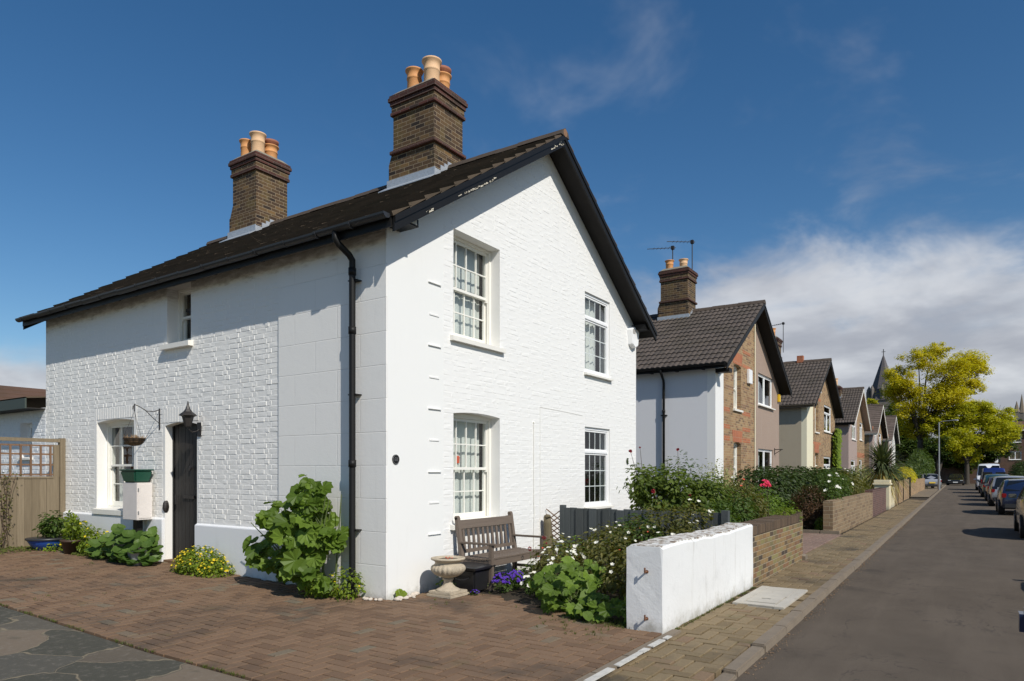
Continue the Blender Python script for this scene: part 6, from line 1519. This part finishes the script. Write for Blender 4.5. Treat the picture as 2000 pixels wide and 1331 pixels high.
# ------------------------------------------------------------------ cars
def make_car(label, loc, heading, paint, L=4.0, W=1.7, H=1.45, van=False, estate=False, plate='plate', group='cars parked along the street'):
    """heading 0: nose towards +X.  Body lofted from side profile rings."""
    o = thing('parked_van' if van else 'parked_car', label, 'van' if van else 'car', (0, 0, 0), group)
    hw = W / 2
    if van: st = [(-.5, .55, .95, .0), (-.49, .50, 1.0, .97), (-.44, .48, 1.0, 1.0), (.10, .48, 1.0, 1.0), (.20, .48, 1.0, .98), (.34, .50, .56, .56), (.47, .46, .48, .48), (.5, .38, .40, .40)]
    else: st = None
    belt = H * .62
    # stations: (x fraction, lower z, belt z, roof z or None)
    if van: xs = [(-.5, .32, .9 * H * .5, H * .93), (-.47, .25, H * .52, H), (.12, .22, H * .52, H), (.22, .22, H * .52, H * .96), (.33, .22, H * .50, H * .54), (.46, .25, H * .42, H * .43), (.5, .32, H * .30, H * .31)]
    else: xs = [(-.5, .36, .70, .71), (-.485, .27, .90, .93), (-.44, .24, .95, 1.10 if not estate else 1.30), (-.33, .22, .94, H * .96), (-.1, .20, .93, H), (.08, .20, .92, H * .975), (.24, .20, .90, .94), (.36, .20, .84, .85), (.46, .24, .72, .73), (.5, .34, .58, .59)]
    q = MB(); rings = []
    for (fx, zl, zb, zr_) in xs:
        e = 1 - .10 * (abs(fx) * 2) ** 4; w_ = hw * e; cab = max(0, min(1, (zr_ - zb) / .35)); wr = w_ * (1 - .20 * cab); x = fx * L
        pts = [(x, 0, zl), (x, w_ * .88, zl), (x, w_ * .985, zl + .12), (x, w_, (zl + zb) / 2 + .05), (x, w_ * .965, zb), (x, wr * .98, zr_ - .05 * cab - .005), (x, wr * .80, zr_ - .008), (x, 0, zr_ + .02)]
        rings.append(pts + [(px, -py, pz) for (px, py, pz) in pts[-2:0:-1]])
    m = len(rings[0]); b0 = len(q.v)
    for r_ in rings: q.v += r_
    for i in range(len(rings) - 1):
        for k in range(m): q.f.append((b0+i*m+k, b0+(i+1)*m+k, b0+(i+1)*m+(k+1) % m, b0+i*m+(k+1) % m))
    q.f.append(tuple(range(b0, b0 + m))); q.f.append(tuple(range(b0 + (len(rings)-1)*m, b0 + len(rings)*m))[::-1])
    body = q.build('body', paint, o, smooth=True, fix=True)
    md = body.modifiers.new('bevel', 'BEVEL'); md.width = .03; md.segments = 2; md.limit_method = 'ANGLE'; md.angle_limit = R(25)
    if not van:
        # glazing laid just proud of the cabin
        def pane(pts, name): q = MB(); q.face(*pts); return q.build(name, 'car_glass', o)
        def P(i, k, f=0, g=0):
            a = Vector(rings[i][k]); return a
        def lerp4(i, j, k0, k1, u0, u1, v0, v1, name):
            A, B, C_, D_ = (Vector(rings[i][k0]), Vector(rings[j][k0]), Vector(rings[j][k1]), Vector(rings[i][k1]))
            f = lambda u, v: (A.lerp(B, u)).lerp(D_.lerp(C_, u), v)
            p = [f(u0, v0), f(u1, v0), f(u1, v1), f(u0, v1)]; c = (p[1] - p[0]).cross(p[3] - p[0]).normalized()
            if c.y * p[0].y < 0: c = -c
            pane([v + c * .008 for v in p], name)
        for k0, k1 in ((4, 5), (m - 4, m - 5)):
            lerp4(3, 4, k0, k1, .08, .95, .12, .88, 'side_window'); lerp4(4, 5, k0, k1, .06, .98, .12, .88, 'side_window'); lerp4(5, 6, k0, k1, .02, .75, .12, .9, 'side_window')
        def glass_x(x0, z0, x1, z1, w0, w1, name, sgn):
            q = MB(); q.face((x0 * L + sgn * .015, -w0, z0), (x0 * L + sgn * .015, w0, z0), (x1 * L + sgn * .015, w1, z1 + .012), (x1 * L + sgn * .015, -w1, z1 + .012)); q.build(name, 'car_glass', o)
        glass_x(.235, .96, .088, H * .955, hw * .80, hw * .66, 'windscreen', 1)
        glass_x(-.478, .96, -.345, H * .935, hw * .78, hw * .64, 'rear_window', -1)
    else:
        q = MB(); q.face((.325 * L + .02, -hw * .85, H * .56), (.325 * L + .02, hw * .85, H * .56), (.225 * L + .02, hw * .78, H * .93), (.225 * L + .02, -hw * .78, H * .93)); q.build('windscreen', 'car_glass', o)
        for s_ in (1, -1):
            q = MB(); q.face((.12 * L, s_ * hw * 1.003, H * .55), (.27 * L, s_ * hw * 1.0, H * .55), (.20 * L, s_ * hw * .93, H * .82), (.12 * L, s_ * hw * .93, H * .82)); q.build('side_window', 'car_glass', o)
            q = MB(); q.box(-.5 * L - .012, s_ * hw * .12 if s_ > 0 else -hw * .78, H * .58, -.5 * L + .03, s_ * hw * .78 if s_ > 0 else -hw * .12, H * .84); q.build('rear_window', 'car_glass', o)
    for s_ in (1, -1):
        q = MB(); q.box(-.5 * L - .006, s_ * hw * .74, .68 if not van else .8, -.5 * L + .09, s_ * hw * .92, .86 if not van else 1.10); q.build('tail_light', 'redlight', o, fix=True, bevel=.02)
        q = MB(); q.box(.5 * L - .14, s_ * hw * .52, .50, .5 * L - .02, s_ * hw * .88, .66); q.build('headlight', 'clearlight', o, fix=True, bevel=.02)
        q = MB(); q.box(.16 * L, s_ * (hw - .02), .96, .19 * L, s_ * (hw + .17), 1.08); q.build('wing_mirror', paint, o, fix=True, bevel=.02)
    for (x0, x1, mt) in ((-.515 * L, -.48 * L, 'bumper'), (.475 * L, .513 * L, 'bumper')):
        q = MB(); q.box(x0, -hw * .84, .28, x1, hw * .84, .46); q.build('bumper', mt, o, fix=True, bevel=.03)
    q = MB(); q.box(-.52 * L, -.26, .56, -.49 * L, .26, .67); q.build('number_plate', plate, o); q = MB(); q.box(.5 * L - .02, -.26, .34, .517 * L, .26, .45); q.build('number_plate', 'plate_white', o)
    for fx in (-.31, .31):
        for s_ in (1, -1):
            q = MB(); q.tube([(fx * L, s_ * (hw - .20), .30), (fx * L, s_ * (hw + .012), .30)], .30, 20); wo_ = q.build('wheel', 'rubber', o, smooth=False)
            q = MB(); q.tube([(fx * L, s_ * (hw + .005), .30), (fx * L, s_ * (hw + .022), .30)], .19, 14); q.build('rim', 'alloy', wo_)
    o.location = loc; o.rotation_euler = (0, 0, heading); return o
PIg = math.pi
make_car('dark navy car nearest the camera, only its wing mirror in frame', (-3.1, -7.27, -.1), 0, 'car_navy', 4.2, 1.75)
make_car('dark teal car almost wholly beyond the right edge, its shadow on the road', (5.9, -8.75, -.1), 0, 'car_teal', 4.0, 1.7, 1.4)
make_car('sand coloured car with a dark wheel arch cut by the right frame edge', (16.9, -8.02, -.1), 0, 'car_sand', 4.1, 1.7, 1.45)
make_car('dark blue hatchback behind the sand coloured car', (28.6, -7.95, -.1), 0, 'car_blue', 4.1, 1.75, 1.42)
make_car('silver hatchback with red tail light in the parked row', (36.6, -7.8, -.1), 0, 'car_silver', 3.9, 1.72, 1.50)
make_car('dark maroon car in front of the silver hatchback', (43.6, -7.78, -.1), 0, 'car_maroon', 4.0, 1.7, 1.42)
make_car('dark teal estate car behind the blue van', (50.8, -7.7, -.1), 0, 'car_teal', 4.4, 1.75, 1.55, estate=True)
make_car('bright blue van parked in the row', (60.5, -7.75, -.1), 0, 'car_vanblue', 4.6, 1.85, 2.0, van=True, group='vans parked along the street')
make_car('tall white van farthest along the parked row', (71.5, -7.7, -.1), PIg, 'car_white', 5.2, 2.0, 2.45, van=True, group='vans parked along the street')
make_car('black car facing the camera at the end of the street', (98.0, -4.8, -.1), PIg, 'car_black', 4.5, 1.8, 1.45, plate='plate_white')
make_car('silver car with yellow plate parked beside the street lamp', (73.0, -2.7, -.06), .25, 'car_silver', 4.2, 1.75, 1.5)

# ------------------------------------------------------------------ trees at the end of the street
RX, RY = Vector((.55494, -.83189, 0)), Vector((.83189, .55494, 0))      # across and along the view of the street end
def tree(label, base, lobes, n, size, m, trunk_r, forks, kind='quad', clumps=None, hmin=2.0, gap=.3, shellv=.1, limbr=.16, name='tree'):
    """lobes: (across, height, along, radius, flat) about the trunk foot"""
    o = thing(name, label, 'tree', base); B = Vector(base); q = MB()
    top = B + Vector((0, 0, hmin)); q.tube([B - Vector((0, 0, .3)), B + Vector((0, 0, .5)), top], [trunk_r * 1.35, trunk_r, trunk_r * .85], 12)
    C_ = [(B + RX * a + RY * c + Vector((0, 0, h)), r, fl) for (a, h, c, r, fl) in lobes]
    for (c, r, fl) in C_:
        md = top.lerp(c, .45) + Vector((0, 0, (c.z - top.z) * .22)); q.tube([top - Vector((0, 0, .2)), md, c], [limbr * 1.3, limbr * .8, limbr * .3], 7, cap=False)
        for k in range(7): e = c + rdir() * r * .85; s0 = md.lerp(c, rnd.uniform(.5, 1)); q.tube([s0, e], [limbr * .4, limbr * .1], 4, cap=False)
    q.build('trunk', 'bark', o); q = MB(); cl = []
    for (c, r, fl) in C_:
        nn = max(12, int((clumps or 14) * (r / 2.0) ** 2))
        for k in range(nn):
            d = rdir(); p = c + Vector((d.x * r, d.y * r, d.z * r * fl)) * rnd.uniform(.35, 1.05); cl.append((p, r * rnd.uniform(.16, .36)))
    for i in range(n):
        p0, r = rnd.choice(cl); d = rdir(); p = p0 + Vector((d.x * r * 1.5, d.y * r * 1.5, d.z * r * .95)) * rnd.uniform(.2, 1)
        leaf(q, p, Vector((0, 0, 1)) + d * .5 + rdir() * .5, rdir() + Vector((0, 0, -.25)), size * rnd.uniform(.6, 1.3), kind)
    q.build('crown', m, o); rebase(o); return o
T0 = (104.4, -.6, 0)
def lob(px, py, r, al=None, fl=.62): return ((px - 1798) * .0713, 1.6 + (922 - py) * .0713, rnd.uniform(-3.5, 3.5) if al is None else al, r * .0713 * 1.22, fl)
up_ = [lob(*a) for a in ((1835, 682, 24), (1800, 700, 26), (1872, 706, 28), (1765, 728, 24), (1830, 728, 34), (1905, 722, 26), (1880, 748, 30), (1785, 765, 32), (1925, 712, 14), (1835, 775, 34), (1755, 760, 20), (1900, 758, 22), (1760, 800, 24), (1815, 810, 30), (1762, 748, 26), (1858, 790, 34), (1830, 825, 30), (1785, 835, 28), (1800, 775, 30))]
tree('large airy yellow green tree towering over the end of the street', T0, up_, 60000, .27, 'leaf_gold', .40, 0, hmin=6, clumps=26, limbr=.11)
lo_ = [((px - 1860) * .0713, 1.6 + (922 - py) * .0713, rnd.uniform(-2.5, 2.5), r * .0713 * 1.2, .7) for px, py, r in ((1850, 812, 28), (1890, 812, 28), (1925, 822, 28), (1862, 850, 32), (1905, 852, 32), (1940, 842, 22), (1830, 868, 28), (1870, 885, 22), (1820, 835, 24))]
tree('lower golden tree spreading in front of the dark tree', (104.0, -6.0, 0), lo_, 50000, .28, 'leaf_goldlow', .3, 0, hmin=3, clumps=30, limbr=.12)
dk_ = [((px - 1890) * .075, 1.6 + (922 - py) * .075, rnd.uniform(-2, 2), r * .075 * 1.2, .75) for px, py, r in ((1870, 880, 26), (1905, 875, 28), (1935, 880, 26), (1945, 862, 20), (1890, 900, 22), (1925, 898, 20), (1850, 895, 22))]
tree('dark green tree with a thick trunk at the end of the road', (113.5, -6.0, 0), dk_, 26000, .36, 'leaf_tree', .5, 0, hmin=2.4, clumps=24)
bk_ = [((px - 1770) * .085, 1.6 + (922 - py) * .085, rnd.uniform(-3, 3), r * .085 * 1.2, .75) for px, py, r in ((1760, 815, 26), (1790, 840, 30), (1765, 860, 30), (1800, 880, 28), (1830, 890, 22), (1740, 812, 18), (1780, 890, 24), (1815, 868, 28), (1845, 875, 26), (1835, 903, 20), (1805, 908, 20), (1870, 895, 22))]
tree('dense dark tree mass behind the last houses', (122, 4.5, 0), bk_, 36000, .42, 'leaf_tree', .45, 0, hmin=3, clumps=24)
sm_ = [((px - 1845) * .072, 1.6 + (922 - py) * .072, 0, r * .072, .8) for px, py, r in ((1845, 878, 24), (1838, 892, 18), (1858, 895, 16))]
tree('small dark street tree with a thin trunk before the end wall', (100.5, -2.9, 0), sm_, 8000, .26, 'leaf_tree', .14, 0, hmin=1.9, clumps=30)
rt_ = [((px - 1960) * .09, 1.6 + (922 - py) * .09, 0, r * .09, .8) for px, py, r in ((1965, 822, 16), (1950, 826, 14), (1980, 838, 12))]
tree('green treetop showing over the flats roof', (150, -14, 0), rt_, 2500, .34, 'leaf_tree', .3, 0, hmin=5, clumps=24)
far_ = [((px - 1740) * .1, 1.6 + (922 - py) * .1, 0, r * .1, .7) for px, py, r in ((1722, 800, 14), (1740, 795, 12), (1705, 812, 10))]
tree('yellowish tree tops below the church spire', (135, 8.6, 0), far_, 2200, .34, 'leaf_goldlow', .3, 0, hmin=5, clumps=24)
# hedge, end wall, flats, church
o = low_wall('long brown boundary wall closing the far end of the street', 113, 113.3, -40, 2.9, 'flat_brick', 70)
shrub('hedge', 'rounded dark hedge at the right beyond the parked vans', 'hedge', (92, -11.9, 0), [(90, -11.6, 1.1, 2.5, 1.3, 1.5), (95, -11.6, 1.3, 3, 1.4, 1.7), (84, -11.0, .8, 2.5, .8, 1.1)], 5000, .22, 'leaf_dark', 'oval', 8, shell=.7, zmin=-.1)
fl_ = thing('flats', 'three storey brown brick block of flats at the right end of the street', 'block of flats', (135, -22, 0))
sf = lambda u, v, w_: (129.0 - w_, u, v)
fo_ = [(-13.2 - 4.6 * j, -11.6 - 4.6 * j, .8 + 2.75 * k, 2.1 + 2.75 * k, 0) for j in range(5) for k in range(3)]
q = MB(); wall(q, sf, -36, -10.5, lambda u: 8.3, fo_); q.box(129.2, -36, 0, 139, -10.5, 8.3); q.build('wall', 'flat_brick', fl_)
for (a, b, c, d, e) in fo_: casement(fl_, sf, a, b, c, d, .05, .0, (1, 1), 2, sillw=.1)
q = MB(); q.hexa([(128.4, -36.5, 8.3), (139.6, -36.5, 8.3), (139.6, -9.9, 8.3), (128.4, -9.9, 8.3)], [(131.5, -33.5, 9.8), (136.5, -33.5, 9.8), (136.5, -12.5, 9.8), (131.5, -12.5, 9.8)]); q.build('roof', 'tile_red', fl_)
q = MB(); q.box(128.38, -36.5, 8.12, 128.42, -9.9, 8.32); q.build('fascia', 'frame', fl_); rebase(fl_)
ch = thing('church', 'grey stone church tower with a pointed slate spire beyond the houses', 'church', (164, 9.3, 0))
q = MB(); hwc = 3.0; q.box(164 - hwc, 9.3 - hwc, 0, 164 + hwc, 9.3 + hwc, 17.2)
for dx_, dy_ in ((-1, -1), (1, -1), (1, 1), (-1, 1)): q.box(164 + dx_ * hwc - .45, 9.3 + dy_ * hwc - .45, 0, 164 + dx_ * hwc + .45, 9.3 + dy_ * hwc + .45, 16.2)
q.build('tower', 'stone', ch)
q = MB()
def pyr(mb, c, r, z0, r1, z1, n=8):
    b = len(mb.v)
    for rr_, z in ((r, z0), (r1, z1)):
        for k in range(n): a = 2 * math.pi * (k + .5) / n; mb.v.append((c[0] + rr_ * math.cos(a), c[1] + rr_ * math.sin(a), z))
    for k in range(n): mb.f.append((b + k, b + (k+1) % n, b + n + (k+1) % n, b + n + k))
pyr(q, (164, 9.3), 3.5, 17.2, 2.7, 19.2); pyr(q, (164, 9.3), 2.7, 19.2, .12, 27.2); q.build('spire', 'slate', ch)
q = MB(); q.tube([(164, 9.3, 27.0), (164, 9.3, 28.6)], .09, 6); q.bar((164, 8.9, 28.0), (164, 9.7, 28.0), .1, .1); q.build('cross', 'iron', ch)
for k in range(8):
    a = math.pi / 4 * k; cx_, cy_ = 164 + 2.85 * math.cos(a), 9.3 + 2.85 * math.sin(a); q = MB(); q.tube([(cx_, cy_, 17.6), (cx_, cy_, 19.7), (cx_ * .98 + 164 * .02, cy_ * .98 + 9.3 * .02, 20.6)], [.55, .5, .05], 6); q.build('lucarne', 'stone', ch)
    q = MB(); c2_, s2_ = math.cos(a), math.sin(a); q.bar((164 + 3.32 * c2_, 9.3 + 3.32 * s2_, 17.9), (164 + 3.32 * c2_, 9.3 + 3.32 * s2_, 19.3), .35, .12, (c2_, s2_, 0)); q.build('opening', 'black', ch)
rebase(ch)
ch2 = thing('church', 'far pale church with twin pointed spires behind the flats', 'church', (305, -22.5, 0))
for (dx_, dy_, zt) in ((0, 1.3, 27.5), (6, -.5, 30.5)):
    q = MB(); q.box(304 + dx_ - .7, -22.4 + dy_ - .7, 0, 304 + dx_ + .7, -22.4 + dy_ + .7, 23.5); q.build('tower', 'stone', ch2); q = MB(); pyr(q, (304 + dx_, -22.4 + dy_), 1.0, 23.5, .05, zt, 6); q.build('spire', 'concrete', ch2)
rebase(ch2)
